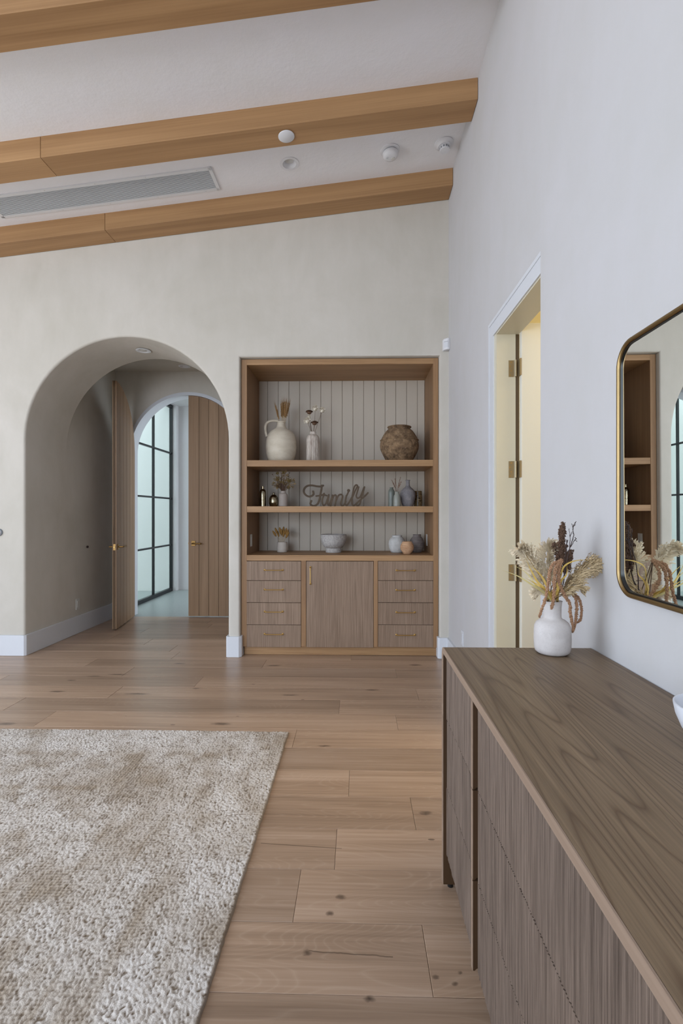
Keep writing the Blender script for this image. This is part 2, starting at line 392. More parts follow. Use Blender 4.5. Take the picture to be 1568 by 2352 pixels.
# ------------------------------------------------------------------ floor with planks
fl = obj('floor', B(XL - .1, 3.4, YN - .1, YH + .02, -.03, -.004), 'subfloor', origin=(0, 0, 0))
tag(fl, 'light oak plank floor with knots running across the room', 'floor', kind=S)
PW = .2335
JO = {-4: [], -3: [.205], -2: [], -1: [-.083], 0: [.242], 1: [-.039], 2: [], 3: [-.362], 4: [.247, -1.979], 5: [-.119, -2.34], 6: [.433, -1.761], 7: [-1.225], 8: [.317, -1.885]}
plank_cache = 0
for r in range(-16, 18):
    # row r spans Y from 2.2625+(r-1)*PW to 2.2625+r*PW
    y0 = 2.2625 + (r - 1) * PW; y1 = y0 + PW
    if y1 < -.3 or y0 > YH: continue
    y1 = min(y1, YH + .02); PWr = y1 - y0
    row = r
    js = sorted(JO.get({0: 0, -1: -1, -3: -3, 1: 1}.get(row, row), []))
    random.seed(100 + r)
    xs = list(js) if js else [U(-.9, -.6) - (r % 3) * .9 if r < 9 else U(-2.6, -1.6)]
    while xs[0] > XL + 1: xs.insert(0, xs[0] - U(1.4, 2.1))
    while xs[-1] < 1.2: xs.append(xs[-1] + U(1.45, 2.1))
    xs = [x for x in xs if XL < x < .95]; xs = [XL] + xs + [1.0 if y0 < YB else .9]
    for a, b in zip(xs, xs[1:]):
        if y0 > YB - .1 and b < -3.2: continue
        g = .0006; zt = U(-.0004, .0004); cx, cy = (a + b) / 2, (y0 + y1) / 2
        hx, hy_ = (b - a) / 2 - g, PWr / 2 - g; e = .0010
        mb = MB()
        vs = [(-hx, -hy_, -.004), (hx, -hy_, -.004), (hx, hy_, -.004), (-hx, hy_, -.004),
              (-hx, -hy_, zt - e), (hx, -hy_, zt - e), (hx, hy_, zt - e), (-hx, hy_, zt - e),
              (-hx + e, -hy_ + e, zt), (hx - e, -hy_ + e, zt), (hx - e, hy_ - e, zt), (-hx + e, hy_ - e, zt)]
        fs = []
        for k in (0, 4):
            fs += [(k + i, k + (i + 1) % 4, k + 4 + (i + 1) % 4, k + 4 + i) for i in range(4)]
        fs.append((8, 9, 10, 11)); mb.add(vs, fs)
        p = obj('plank', mb, 'floor', None); p.location = (cx, cy, 0); p.parent = fl

# ------------------------------------------------------------------ back wall with archway and niche (rounded plaster edges)
random.seed(3)
rb = .022
def arch_pts(cx, hw, zs, n=40, zb=0.0):
    return [(cx - hw, zb)] + [(cx - hw * math.cos(PI * i / n), zs + hw * math.sin(PI * i / n)) for i in range(n + 1)] + [(cx + hw, zb)]
def arch_n(n=40): return [(-1, 0)] + [(-math.cos(PI * i / n), math.sin(PI * i / n)) for i in range(n + 1)] + [(1, 0)]
def reveal(mb, pts, nrm, r, Y0, Y1, seg=5, sgn=1):
    rings = []
    for k in range(seg + 1):
        a = PI / 2 * k / seg; off = r * (1 - math.sin(a)); y = Y0 + sgn * r * (1 - math.cos(a))
        rings.append([(p[0] + m[0] * off, y, p[1] + m[1] * off) for p, m in zip(pts, nrm)])
    rings.append([(p[0], Y1, p[1]) for p in pts])
    n = len(pts); vs = [q for rg in rings for q in rg]
    fs = [(j * n + i, j * n + i + 1, (j + 1) * n + i + 1, (j + 1) * n + i) for j in range(len(rings) - 1) for i in range(n - 1)]
    mb.add(vs, fs)
def fill(mb, pts, Yp):
    tri = tessellate_polygon([[Vector((p[0], p[1], 0)) for p in pts]])
    mb.add([(p[0], Yp, p[1]) for p in pts], [tuple(t) for t in tri])
ap, an = arch_pts(AC, AW, AZ), arch_n()
apo = [(p[0] + m[0] * rb, p[1] + m[1] * rb) for p, m in zip(ap, an)]
npt = [(NL, 0), (NL, NT_), (NR, NT_), (NR, 0)]; nn = [(-1, 0), (-1, 1), (1, 1), (1, 0)]
npo = [(p[0] + m[0] * rb * .8, p[1] + m[1] * rb * .8) for p, m in zip(npt, nn)]
mb = MB()
fill(mb, [(XL, 0)] + apo + npo + [(XR2 + .02, 0), (XR2 + .02, zc_(XR2) + .04), (XL, zc_(XL) + .04)], YB)
reveal(mb, ap, an, rb, YB, YBI)
reveal(mb, npt, nn, rb * .8, YB, YBI + .03)
fill(mb, [(-3.6, 0)] + ap + [(.9, 0), (.9, 3.3), (-3.6, 3.3)], YBI)
wb = obj('wall_back', mb, 'wall', smooth=40); tag(wb, 'warm grey plaster back wall with arched opening and shelving niche', 'wall', kind=S)
nb = obj('wall_niche', B(NL - .05, NR + .05, YBI + .03, YBI + .06, 0, NT_ + .05), 'wall'); tag(nb, 'plaster back of the shelving niche', 'wall', kind=S)

# right wall: far part with doorway, near part slightly proud
DY0, DY1, DZ = 2.19, 2.935, 2.375
mb = MB()
mb.box(XR, 1.0, YN, DY0, 0, 4.4)
mb.box(XR2, .953, DY1, YB + .1, 0, 4.4)
mb.box(XR2, .953, DY0 - .05, DY1, DZ, 4.4)
wr = obj('wall_right', mb, 'wall_white'); tag(wr, 'tall white plaster wall on the right with a doorway', 'wall', kind=S)
# rest of the shell, with tall window openings behind and to the left of the camera
mb = MB(); mb.box(XL - .15, XL, YN, -.8, 0, 4); mb.box(XL - .15, XL, 3.0, YB, 0, 4); mb.box(XL - .15, XL, -.8, 3.0, 3.35, 4)
tag(obj('wall_left', mb, 'wall_white'), 'white plaster wall with wide window opening, left of the view', 'wall', kind=S)
mb = MB(); mb.box(XL, -4.7, YN - .15, YN, 0, 4.2); mb.box(-1.1, 1, YN - .15, YN, 0, 4.5); mb.box(-4.7, -1.1, YN - .15, YN, 3.45, 4.5)
tag(obj('wall_rear', mb, 'wall_white'), 'white plaster wall behind the camera with a window opening', 'wall', kind=S)
mb = MB(); mb.prism([(XL - .2, zc_(XL - .2)), (1.05, zc_(1.05)), (1.05, zc_(1.05) + .1), (XL - .2, zc_(XL - .2) + .1)], 1, YN - .2, YB + .02)
tag(obj('ceiling', mb, 'ceiling'), 'sloping white plaster ceiling between the oak beams', 'ceiling', kind=S)

# ------------------------------------------------------------------ hall behind the archway
tag(obj('wall_hall_left', B(AL - .1, AL, YBI, YH + .2, 0, 3.3), 'wall'), 'shaded plaster side wall of the hall beyond the arch', 'wall', kind=S)
tag(obj('wall_hall_right', B(-.72, -.6, YBI - .0, YH + .2, 0, 3.3), 'wall'), 'plaster side wall at the right of the hall', 'wall', kind=S)
tag(obj('ceiling_hall', B(AL - .1, -.6, YBI, YH + .1, 3.09, 3.2), 'wall'), 'flat plaster ceiling of the hall beyond the arch', 'ceiling', kind=S)
DC, DR, DZS = -2.124, .726, 2.063
dp, dn = arch_pts(DC, DR, DZS), arch_n()
mb = MB(); fill(mb, [(AL - .1, 0)] + dp + [(-.6, 0), (-.6, 3.3), (AL - .1, 3.3)], YH)
fill(mb, [(-3.5, 0)] + dp + [(-.6, 0), (-.6, 3.3), (-3.5, 3.3)], YH + .18)
tag(obj('wall_hall_end', mb, 'wall', smooth=40), 'plaster end wall of the hall around the arched doors', 'wall', kind=S)
# white arched door lining and slim casing
mb = MB(); reveal(mb, [(p[0] - m[0] * .0, p[1] - m[1] * .0) for p, m in zip(dp, dn)], dn, .0001, YH + .002, YH + .185)
def arch_band(mb, cx, hw, zs, w, y0, y1):
    a = arch_pts(cx, hw, zs); b = arch_pts(cx, hw + w, zs); n = len(a)
    vs = [(p[0], y, p[1]) for y in (y0, y1) for q in (a, b) for p in q]
    fs = []
    for i in range(n - 1):
        fs += [(i, i + 1, n + i + 1, n + i), (2 * n + i, 3 * n + i, 3 * n + i + 1, 2 * n + i + 1), (i, 2 * n + i, 2 * n + i + 1, i + 1), (n + i, n + i + 1, 3 * n + i + 1, 3 * n + i)]
    mb.add(vs, fs)
arch_band(mb, DC, DR, DZS, .022, YH - .016, YH + .004)
arch_band(mb, DC, DR + .022, DZS, .018, YH - .009, YH + .004)
tag(obj('trim_1', mb, 'trim', smooth=40), 'slim white arched casing and lining around the double doors', 'trim', kind=S)

# ------------------------------------------------------------------ baseboards
BH, BT = .188, .018
def bb(name, pts, label):
    o = obj(name, ribbon_path(pts, BT, .001, BH), 'trim', bevel=.002); tag(o, label, 'baseboard', kind=S); return o
ch = .016
bb('baseboard_left', [(AL + BT, YH - .0), (AL + BT, YB - BT + ch), (AL + BT - ch, YB - BT), (XL, YB - BT)][::-1][::-1][::-1] if False else
   [(XL, YB - BT), (AL + BT - ch, YB - BT), (AL + BT, YB - BT + ch), (AL + BT, YH)], 'white baseboard turning from the back wall into the arched opening')
bb('baseboard_pillar', [(AR - BT, YBI), (AR - BT, YB - BT + ch), (AR - BT + ch, YB - BT), (NL + BT - ch - .006, YB - BT), (NL + BT, YB - BT + ch + .006), (NL + BT, YB + .11)], 'white baseboard wrapping the narrow pillar between arch and shelves')
bb('baseboard_right', [(NR - BT, YB + .11), (NR - BT, YB - BT + ch), (NR - BT + ch, YB - BT), (XR2 - BT, YB - BT), (XR2 - BT, DY1 + .068)], 'white baseboard in the corner right of the shelves')

# ------------------------------------------------------------------ doorway on the right wall
cz = DZ + .085
mb = MB()
mb.box(XR2 - .0105, XR2, DY1 + .03, DY1 + .125, 0, cz)            # far casing leg
mb.box(XR2 - .0105, XR2 + .001, DY0, DY1 + .03, cz - .095, cz)
mb.box(XR2 - .0135, XR2 - .0108, DY1 + .105, DY1 + .1252, 0, cz - .0202); mb.box(XR2 - .0135, XR2 - .0108, DY0, DY1 + .1252, cz - .02, cz + .0002)
tr2 = obj('trim_2', mb, 'trim'); tag(tr2, 'white painted casing of the doorway in the right wall', 'trim', kind=S); mb = MB()
mb.box(XR2 - .0022, .931, DY1 - .018, DY1 + .0295, 0, DZ - .0185)          # far jamb
mb.box(XR2 - .0022, .953, DY0 + .002, DY1 + .0295, DZ - .018, DZ - .001)
obj('jamb', mb, 'jamb', tr2)
d3 = thing('door_3', 'open white slab door seen through the right wall doorway', 'door', (.945, DY1 - .03, 0), kind=S)
obj('gap_strip', B(.9312, .9535, DY1 - .014, DY1 - .0005, .01, DZ - .02), 'hinge_dark', d3)  # brown strip filling the gap between jamb and leaf
obj('door_leaf', B(.951, 1.66, DY1 - .062, DY1 - .022, .01, DZ + .03), 'cream', d3, bevel=.003)
for i, z in enumerate((2.153, 1.56, .954)):
    hm = MB(); hm.box(.889, .921, DY1 - .0205, DY1 - .018, z - .049, z + .049)
    hg = obj('hinge', hm, 'hinge', d3, bevel=.0008)
    km = MB()
    for k in range(5): km.lathe([(.0065, -.0095), (.0065, .0095)], (.929, DY1 - .028, z + (k - 2) * .0195), 10)
    obj('hinge_knuckle', km, 'hinge', hg, smooth=40)
    km = MB(); km.box(.9425, .9505, DY1 - .0645, DY1 - .0225, z - .049, z + .049)
    obj('hinge_plate', km, 'hinge', hg)
    for (sx, sz) in ((.905, .038), (.898, .013), (.905, -.013), (.898, -.038)):
        km = MB().lathe([(.0034, -.0012), (.0034, .0009)], (0, 0, 0), 8); km.xf(Matrix.Translation((sx, DY1 - .0205, z + sz)) @ Matrix.Rotation(PI / 2, 4, 'X'))
        obj('screw', km, 'brass', hg)
# side room
mb = MB(); mb.box(.953, 3.2, 3.75, 3.85, 0, 3); mb.box(3.1, 3.2, .6, 3.85, 0, 3); mb.box(1.0, 3.2, .5, .6, 0, 3)
tag(obj('wall_side_room', mb, 'yellow'), 'warm lit wall of the side room seen through the doorway', 'wall', kind=S)
tag(obj('ceiling_side_room', B(.953, 3.2, .5, 3.85, 3, 3.1), 'yellow'), 'warm lit ceiling of the side room', 'ceiling', kind=S)

# ------------------------------------------------------------------ beams
for i, (y0, y1, lab) in enumerate(((4.236, 4.434, 'oak ceiling beam against the top of the back wall'), (3.364, 3.556, 'middle oak ceiling beam with a round white disc on its underside'), (2.44, 2.627, 'oak ceiling beam nearest the camera, crossing the top left corner'))):
    bmT = thing('ceiling_beam', lab, 'beam', (-1, (y0 + y1) / 2, zc_(-1)))
    xs = [(-2.196, XR2 - .003), (XL + .02, -2.199)]
    for a, b in xs:
        mb = MB(); lo = .147
        mb.prism([(a, zc_(a) - lo), (b, zc_(b) - lo), (b, zc_(b) + .005), (a, zc_(a) + .005)], 1, y0, y1)
        # grain must follow the slope: build in a frame turned with the beam
        ang = math.atan(.1142)
        Rm = Matrix.Rotation(-ang, 4, 'Y')
        o = obj('beam_section', MB().add([Rm.inverted() @ (Vector(v) - Vector((0, 0, 4))) for v in mb.v], mb.f), 'beam', None, bevel=.0015)
        o.matrix_world = Matrix.Translation((0, 0, 4)) @ Rm; o.parent = bmT; o.matrix_parent_inverse = Matrix.Translation(-Vector(bmT.location))

def bore(o, mat, r, depth):
    """cut a round recess into a slab (boolean applied at once, cutter removed)"""
    me = bpy.data.meshes.new('cut'); mb = MB().lathe([(r, -depth), (r, depth)], (0, 0, 0), 40).xf(mat); me.from_pydata(mb.v, [], mb.f)
    bm = bmesh.new(); bm.from_mesh(me); bmesh.ops.recalc_face_normals(bm, faces=bm.faces); bm.to_mesh(me); bm.free()
    c = bpy.data.objects.new('cut', me); COL.objects.link(c)
    m = o.modifiers.new('b', 'BOOLEAN'); m.object = c; m.operation = 'DIFFERENCE'; m.solver = 'EXACT'
    bpy.context.view_layer.update(); new = bpy.data.meshes.new_from_object(o.evaluated_get(bpy.context.evaluated_depsgraph_get()))
    o.modifiers.clear(); o.data = new; bpy.data.objects.remove(c)
bore(bpy.data.objects['ceiling'], Matrix.Translation((-.543, 3.936, zc_(-.543))) @ Matrix.Rotation(-math.atan(.1142), 4, 'Y'), .0545, .034)
bore(bpy.data.objects['ceiling_hall'], Matrix.Translation((-2.095, 5.92, 3.09)), .0502, .034)
# ------------------------------------------------------------------ ceiling fixtures
ANG = math.atan(.1142); RC = Matrix.Rotation(-ANG, 4, 'Y')
def on_ceiling(X, Yv, drop=0):
    return Matrix.Translation((X, Yv, zc_(X) - drop)) @ RC @ Matrix.Rotation(PI, 4, 'X')   # local +z points down into the room
def cobj(name, mb, mat, mw, parent, **k):
    return obj(name, mb.xf(mw), mat, parent, **k)
def downlight(name, label, mw, r=.076, dp_=.03):
    T = thing(name, label, 'light fixture', mw.translation[:])
    cobj('trim_ring', MB().lathe([(r * .70, -.002), (r * .72, .003), (r, .003), (r * 1.0, 0.0)], n=40, cap=False), 'plastic', mw, T, smooth=50)
    cobj('reflector', MB().lathe([(r * .70, .0025), (r * .55, -dp_), (.001, -dp_ - .002)], n=40, cap=False), 'plastic', mw, T, smooth=50)
    cobj('lens', MB().lathe([(r * .5, -dp_ + .001), (r * .45, -dp_ + .003), (.0005, -dp_ + .004)], n=32, cap=False), 'plastic2', mw, T, smooth=50)
    return T
# holes for recesses are shallow: ring sits proud of the plaster by the depth of the reflector
downlight('recessed_light', 'round white recessed light left of the smoke alarm, between the far two beams', on_ceiling(-.543, 3.936, .001))
downlight('recessed_light', 'round recessed light in the curved arch soffit', Matrix.Translation((-2.106, 4.80, 2.907)) @ Matrix.Rotation(PI, 4, 'X'), .07, .003)
downlight('recessed_light', 'dim round recessed light in the flat hall ceiling', Matrix.Translation((-2.095, 5.92, 3.0895)) @ Matrix.Rotation(PI, 4, 'X'), .07)
def disc(name, label, mw, r, mat='plastic'):
    T = thing(name, label, 'sensor', mw.translation[:])
    cobj('cover', MB().lathe([(r * .86, 0), (r * .86, .004), (r, .004), (r, .0075), (r * .97, .009), (.0005, .009)], n=40), mat, mw, T, smooth=50)
    return T
o = disc('sprinkler_cover', 'plain round white disc under the middle oak beam', Matrix.Translation((-.5, 3.46, zc_(-.5) - .147)) @ RC @ Matrix.Rotation(PI, 4, 'X'), .057)
o = disc('sprinkler_cover', 'round plaster coloured disc on the hall ceiling beside its light', Matrix.Translation((-2.11, 5.68, 3.09)) @ Matrix.Rotation(PI, 4, 'X'), .052, 'wall')
# smoke alarm
mw = on_ceiling(.262, 3.935); T = thing('smoke_alarm', 'large white round smoke alarm with vents and test button', 'smoke alarm', mw.translation[:])
cobj('base_plate', MB().lathe([(.078, 0), (.078, .008), (.07, .012), (.0005, .012)], n=40), 'plastic', mw, T, smooth=50)
cobj('shadow_gap', MB().lathe([(.056, .012), (.056, .020)], n=40), 'ventdark', mw, T, smooth=50)
cobj('body', MB().lathe([(.060, .019), (.063, .024), (.060, .045), (.052, .056), (.035, .060), (.0005, .061)], n=40), 'plastic', mw, T, smooth=50)
cobj('test_button', MB().lathe([(.016, .058), (.016, .0635), (.0005, .064)], (.018, -.012, 0), n=24), 'plastic2', mw, T, smooth=50)
mb = MB()
for i in range(3):
    for j in range(3): mb.box(-.034 + i * .008, -.030 + i * .008, -.008 + j * .008, -.004 + j * .008, .058, .0605)
cobj('speaker_holes', mb, 'ventdark', mw, T)
mw = on_ceiling(.690, 3.935); T = thing('smoke_detector', 'small white stepped smoke detector nearest the right wall', 'smoke detector', mw.translation[:])
cobj('base_plate', MB().lathe([(.075, 0), (.075, .008), (.068, .012), (.052, .020), (.05, .028), (.0005, .028)], n=40), 'plastic', mw, T, smooth=50)
cobj('chamber', MB().lathe([(.036, .028), (.036, .050), (.040, .052), (.038, .060), (.0005, .062)], n=32), 'plastic', mw, T, smooth=50)
mb = MB()
for k in range(10):
    a = 2 * PI * k / 10
    o_ = len(mb.v); mb.box(.034, .0375, -.006, .006, .034, .047); mb.xf(Matrix.Rotation(a, 4, 'Z'), o_)
cobj('vent_slots', mb, 'ventdark', mw, T)
# linear vent
vx0, vx1, vy0, vy1 = -3.02, -1.153, 3.853, 4.123
mw = Matrix.Translation((0, 0, zc_(0))) @ RC
T = thing('ceiling_vent', 'long white linear slot vent with fine slats between the beams', 'vent', (-2.1, 3.99, zc_(-2.1)))
k_ = 1 / math.cos(ANG); ax0, ax1 = vx0 * k_, vx1 * k_
mb = MB(); fw = .026
mb.box(ax0, ax1, vy0, vy0 + fw, -.010, .0); mb.box(ax0, ax1, vy1 - fw, vy1, -.010, .0)
mb.box(ax0, ax0 + fw, vy0, vy1, -.010, 0); mb.box(ax1 - fw, ax1, vy0, vy1, -.010, 0)
cobj('frame', mb, 'vent', mw, T, bevel=.002)
cobj('backing', B(ax0 + .02, ax1 - .02, vy0 + .02, vy1 - .02, -.002, -.0005), 'ventdark', mw, T)
NS = 20
for i in range(NS):
    y = vy0 + fw + (vy1 - vy0 - 2 * fw) * (i + .5) / NS
    mb = MB(); mb.box(ax0 + fw, ax1 - fw, -.0012, .0012, -.0016, .0016)
    mb.xf(Matrix.Translation((0, y, -.0078)))
    cobj('slat', mb, 'vent', mw, T)
for i in range(5):
    for y in (vy0 + .011, vy1 - .011): cobj('screw', MB().lathe([(.0045, -.0118), (.0045, -.0095)], (ax0 + .12 + i * (ax1 - ax0 - .24) / 4, y, 0), 8), 'plastic2', mw, T)

# ------------------------------------------------------------------ built-in bookcase
BY, BBK = 4.49, 5.05
CL, CR = -1.062, .736
IL, IR = -1.012, .692
Zt = 2.716
bk = thing('built_in_bookcase', 'tall oak built-in with two open shelves above drawers and a cupboard door', 'bookcase', (-.16, BY, 0))
def part(n, mb, m, p=bk, **k): return obj(n, mb, m, p, **({'bevel': .0015} | k))
part('side_stile', B(CL, IL, BY, BBK, .082, Zt), 'cab_v'); part('side_stile', B(IR, CR, BY, BBK, .082, Zt), 'cab_v')
part('lining', B(IL - .001, IL + .0015, BY + .003, BBK, .92, Zt - .05), 'inner'); part('lining', B(IR - .0015, IR + .001, BY + .003, BBK, .92, Zt - .05), 'inner')
part('top_panel', B(IL, IR, BY, BBK, 2.664, Zt), 'cab_h')
part('shelf', B(IL + .001, IR - .001, BY + .002, BBK - .002, 1.733, 1.791), 'cab_h', label='upper thick oak shelf')
part('shelf', B(IL + .001, IR - .001, BY + .002, BBK - .002, 1.313, 1.368), 'cab_h', label='lower thick oak shelf')
part('counter', B(IL, IR, BY, BBK, .870, .921), 'cab_h')
part('carcass', B(IL, IR, BY + .03, BBK, .09, .868), 'cab_v')
part('toe_kick', B(CL + .02, CR - .01, BY + .028, BY + .05, .002, .0815), 'cab_h')
part('back_panel', B(IL, IR, BBK + .012, BBK + .02, .9, 2.7), 'board', bevel=0)
nb_ = 16; x = IL + .002; first = at(614.5, 1000, BBK).x; stp = at(638.9, 1000, BBK).x - first
edges = [IL + .001] + [first + i * stp for i in range(16)]
edges = [e for e in edges if e < IR - .02] + [IR - .001]
for a, b in zip(edges, edges[1:]):
    c_ = .0024
    mb = MB().prism([(a + .0008, BBK + .012), (a + .0008, BBK + c_), (a + c_, BBK), (b - c_ - .002, BBK), (b - .002, BBK + c_), (b - .002, BBK + .012)], 2, .921, 2.664)
    part('board', mb, 'board', bevel=0)
def pull(parent, c, L, vertical=False, mat='brass'):
    mb = MB(); h = L / 2
    pts = [(-h, 0, 0), (-h, -.016, 0), (-h + .006, -.024, 0), (h - .006, -.024, 0), (h, -.016, 0), (h, 0, 0)]
    mb.tube(pts, .0042, 8)
    for s_ in (-h, h):
        o_ = len(mb.v); mb.lathe([(.0095, 0), (.0095, .004), (.006, .007)], (0, 0, 0), 12); mb.xf(Matrix.Translation((s_, 0, 0)) @ Matrix.Rotation(PI / 2, 4, 'X'), o_)
        o_ = len(mb.v); mb.lathe([(.0062, 0), (.0062, .004)], (0, 0, 0), 10); mb.xf(Matrix.Translation((s_ + (.012 if s_ < 0 else -.016), -.024, 0)) @ Matrix.Rotation(PI / 2, 4, 'Y'), o_)
    if vertical: mb.xf(Matrix.Rotation(PI / 2, 4, 'Y'))
    mb.xf(Matrix.Translation(c)); return obj('handle', mb, mat, parent, smooth=40)
def front(n, x0, x1, y0, y1):
    p0 = at(x0, y1, BY - .001); p1 = at(x1, y0, BY - .001)
    return part(n, B(p0.x, p1.x, BY - .001, BY + .02, p0.z, p1.z), 'front', bevel=.0012), (p0.x + p1.x) / 2
for (xa, xb) in ((566.2, 690.8), (868.2, 994.6)):
    for (ya, yb, hy2) in ((1289.5, 1332.8, 1309.3), (1334.3, 1383.4, 1354.2), (1385, 1434.4, 1405), (1436, 1486, 1456.5)):
        dr_, xm = front('drawer', xa, xb, ya, yb)
        pull(dr_, (xm, BY - .001, at(700, hy2, BY).z), .166)
dr_, xm = front('door', 703.5, 857, 1289.8, 1486.5)
pull(dr_, (at(712.8, 1300, BY).x, BY - .001, (at(0, 1300.5, BY).z + at(0, 1338.5, BY).z) / 2), .152, True)
for (xa, xb) in ((691.6, 702.6), (857.8, 867.4)):
    a = at(xa, 1300, BY).x; b = at(xb, 1300, BY).x
    part('stile', B(a, b, BY, BY + .03, .084, .87), 'cab_v')
# outlets on the inner side panels
def plate_x(name, label, X, Yc, Zc, w=.072, h=.115, sgn=1, mat='plastic2', rocker=True):
    T = thing(name, label, 'outlet' if 'outlet' in name else 'switch', (X, Yc, Zc))
    obj('plate', B(min(X, X + sgn * .005), max(X, X + sgn * .005), Yc - w / 2, Yc + w / 2, Zc - h / 2, Zc + h / 2), mat, T, bevel=.0015)
    if rocker: obj('socket', B(min(X, X + sgn * .0075), max(X, X + sgn * .0075), Yc - w * .24, Yc + w * .24, Zc - h * .3, Zc + h * .3), mat, T, bevel=.001)
    return T
plate_x('wall_outlet', 'white outlet plate inside the bookcase, left side of the bottom bay', IL + .0015, 4.66, 1.047)
plate_x('wall_outlet', 'white outlet plate inside the bookcase, right side of the bottom bay', IR - .0015, 4.90, 1.04, sgn=-1)
plate_x('wall_outlet', 'white outlet low on the shaded wall inside the arch', AL, 5.292, .315)
plate_x('wall_outlet', 'white outlet low on the right wall between corner and doorway', XR2, 3.86, .33, sgn=-1, mat='trim')
# switch and thermostat on the hidden right jamb of the arch, poking past its edge
plate_x('light_switch', 'white switch plate edge poking from the right side of the arch', AR, 4.60, at(521, 1161, 4.6).z, .07, .132, sgn=-1, mat='plastic')
T = thing('thermostat', 'thin black thermostat edge above the white switch in the arch', 'thermostat', (AR, 4.60, at(521, 1123, 4.6).z))
zt = at(521, 1123, 4.6).z
obj('body', B(AR - .016, AR, 4.55, 4.65, zt - .047, zt + .047), 'blackp', T, bevel=.003)
# motion sensor in the corner
pc = at(1022, 791, 4.40); T = thing('motion_sensor', 'white wedge motion sensor in the corner beside the shelves top', 'sensor', (XR2 - .04, YB, pc.z))
mb = MB(); zz = pc.z
mb.prism([(XR2, YB - .02), (XR2, YB - .062), (XR2 - .022, YB - .068), (XR2 - .052, YB - .04), (XR2 - .058, YB - .0), (XR2 - .045, YB)], 2, zz - .05, zz + .05)
obj('body', mb, 'plastic', T, bevel=.006, seg=3)
mb = MB().prism([(XR2 - .02, YB - .0705), (XR2 - .051, YB - .043), (XR2 - .0455, YB - .036), (XR2 - .016, YB - .062)], 2, zz - .032, zz + .018)
obj('lens', mb, 'trim', T, bevel=.003)
mb = MB().prism([(XR2 - .021, YB - .0695), (XR2 - .0505, YB - .0425), (XR2 - .0455, YB - .036), (XR2 - .016, YB - .062)], 2, zz + .019, zz + .022)
obj('seam', mb, 'ventdark', T)
# round white dial at the left edge
T = thing('wall_dial', 'round white dial with dark centre cut by the left photo edge', 'dial', (-3.285, YB, 1.127))
def facing_y(mb, p): return mb.xf(Matrix.Translation(p) @ Matrix.Rotation(PI / 2, 4, 'X'))
obj('base', facing_y(MB().lathe([(.034, 0), (.034, .012), (.0005, .012)], n=36), (-3.285, YB, 1.129)), 'ventdark', T, smooth=50)
obj('face', facing_y(MB().lathe([(.028, .012), (.028, .02), (.026, .022), (.0005, .022)], n=36), (-3.287, YB, 1.129)), 'plastic', T, smooth=50)
obj('hub', facing_y(MB().lathe([(.010, .022), (.008, .025), (.0005, .025)], n=8), (-3.287, YB, 1.129)), 'brownflower', T)
# door catch on the wall
T = thing('door_catch', 'small dark round door catch on the shaded wall inside the arch', 'door stop', (AL, 5.477, .927))
obj('catch', MB().lathe([(.013, 0), (.014, .012), (.009, .016), (.0005, .016)], n=16).xf(Matrix.Translation((AL, 5.477, .927)) @ Matrix.Rotation(PI / 2, 4, 'Y')), 'twig', T, smooth=50)

# ------------------------------------------------------------------ arched double doors
def arch_top(x, hw=DR, zs=DZS): return zs + math.sqrt(max(0, hw * hw - x * x))
def leaf(name, label, mirror, mw):
    """leaf in local coordinates: hinge at x=0, free edge at x=L, front face at y=0 (towards -y), thickness to +y"""
    L = DR - .003; T = thing(name, label, 'door', mw.translation[:], kind=S)
    th = .044; n = 6; cuts = [0, L - .133 - .124 * 4, L - .133 - .124 * 3, L - .133 - .124 * 2, L - .133 - .124, L - .133, L]
    for i in range(n):
        a, b = cuts[i] + .0006, cuts[i + 1] - .0006; g = .0028
        def poly(a, b, dz=0):
            k = 6; xs_ = [a + (b - a) * j / k for j in range(k + 1)]
            return [(a, .012)] + [(b, .012)] + [(x_, arch_top(x_ - DR, DR - .004) - dz) for x_ in reversed(xs_)]
        mb = MB(); mb.prism(poly(a + (g if i else 0), b - (g if i < n - 1 else 0)), 1, 0, th)
        mb.prism(poly(a, b), 1, .007, th - .007)
        obj('board', mb.xf(mw), 'arch_door', T)
    # lever sets on both faces, latch plate on the free edge
    hz = .927; hx = L - .064
    for f_, s_ in ((0, -1), (th, 1)):
        mb = MB(); mb.box(hx - .026, hx + .026, min(f_, f_ + s_ * .008), max(f_, f_ + s_ * .008), hz - .033, hz + .033)
        ro = obj('rosette', mb.xf(mw), 'bronze', T, bevel=.002)
        mb = MB().tube([(hx, f_, hz), (hx, f_ + s_ * .05, hz), (hx - .015, f_ + s_ * .055, hz), (hx - .108, f_ + s_ * .053, hz)], [.012, .010, .0085, .0085], 12)
        mb.blob((hx - .108, f_ + s_ * .053, hz), .0115)
        obj('lever', mb.xf(mw), 'bronze', ro, smooth=50)
    mb = MB(); mb.box(L - .0005, L + .0015, .010, .034, hz - .034, hz + .034)
    lp = obj('latch_plate', mb.xf(mw), 'bronze', T)
    mb = MB(); mb.box(L + .001, L + .009, .016, .028, hz - .012, hz + .012); obj('latch_bolt', mb.xf(mw), 'brass', lp, bevel=.002)
    return T
leaf('door_1', 'open arched oak door leaf with vertical boards, swung toward the room', False,
     Matrix.Translation((DC - DR + .004, YH - .006, 0)) @ Matrix.Rotation(-math.radians(80.6), 4, 'Z'))
# closed right leaf: mirrored in x
leaf('door_2', 'closed arched oak door leaf at the end of the hall', True,
     Matrix.Translation((DC + DR - .001, YH + .002, 0)) @ Matrix.Scale(-1, 4, (1, 0, 0)))

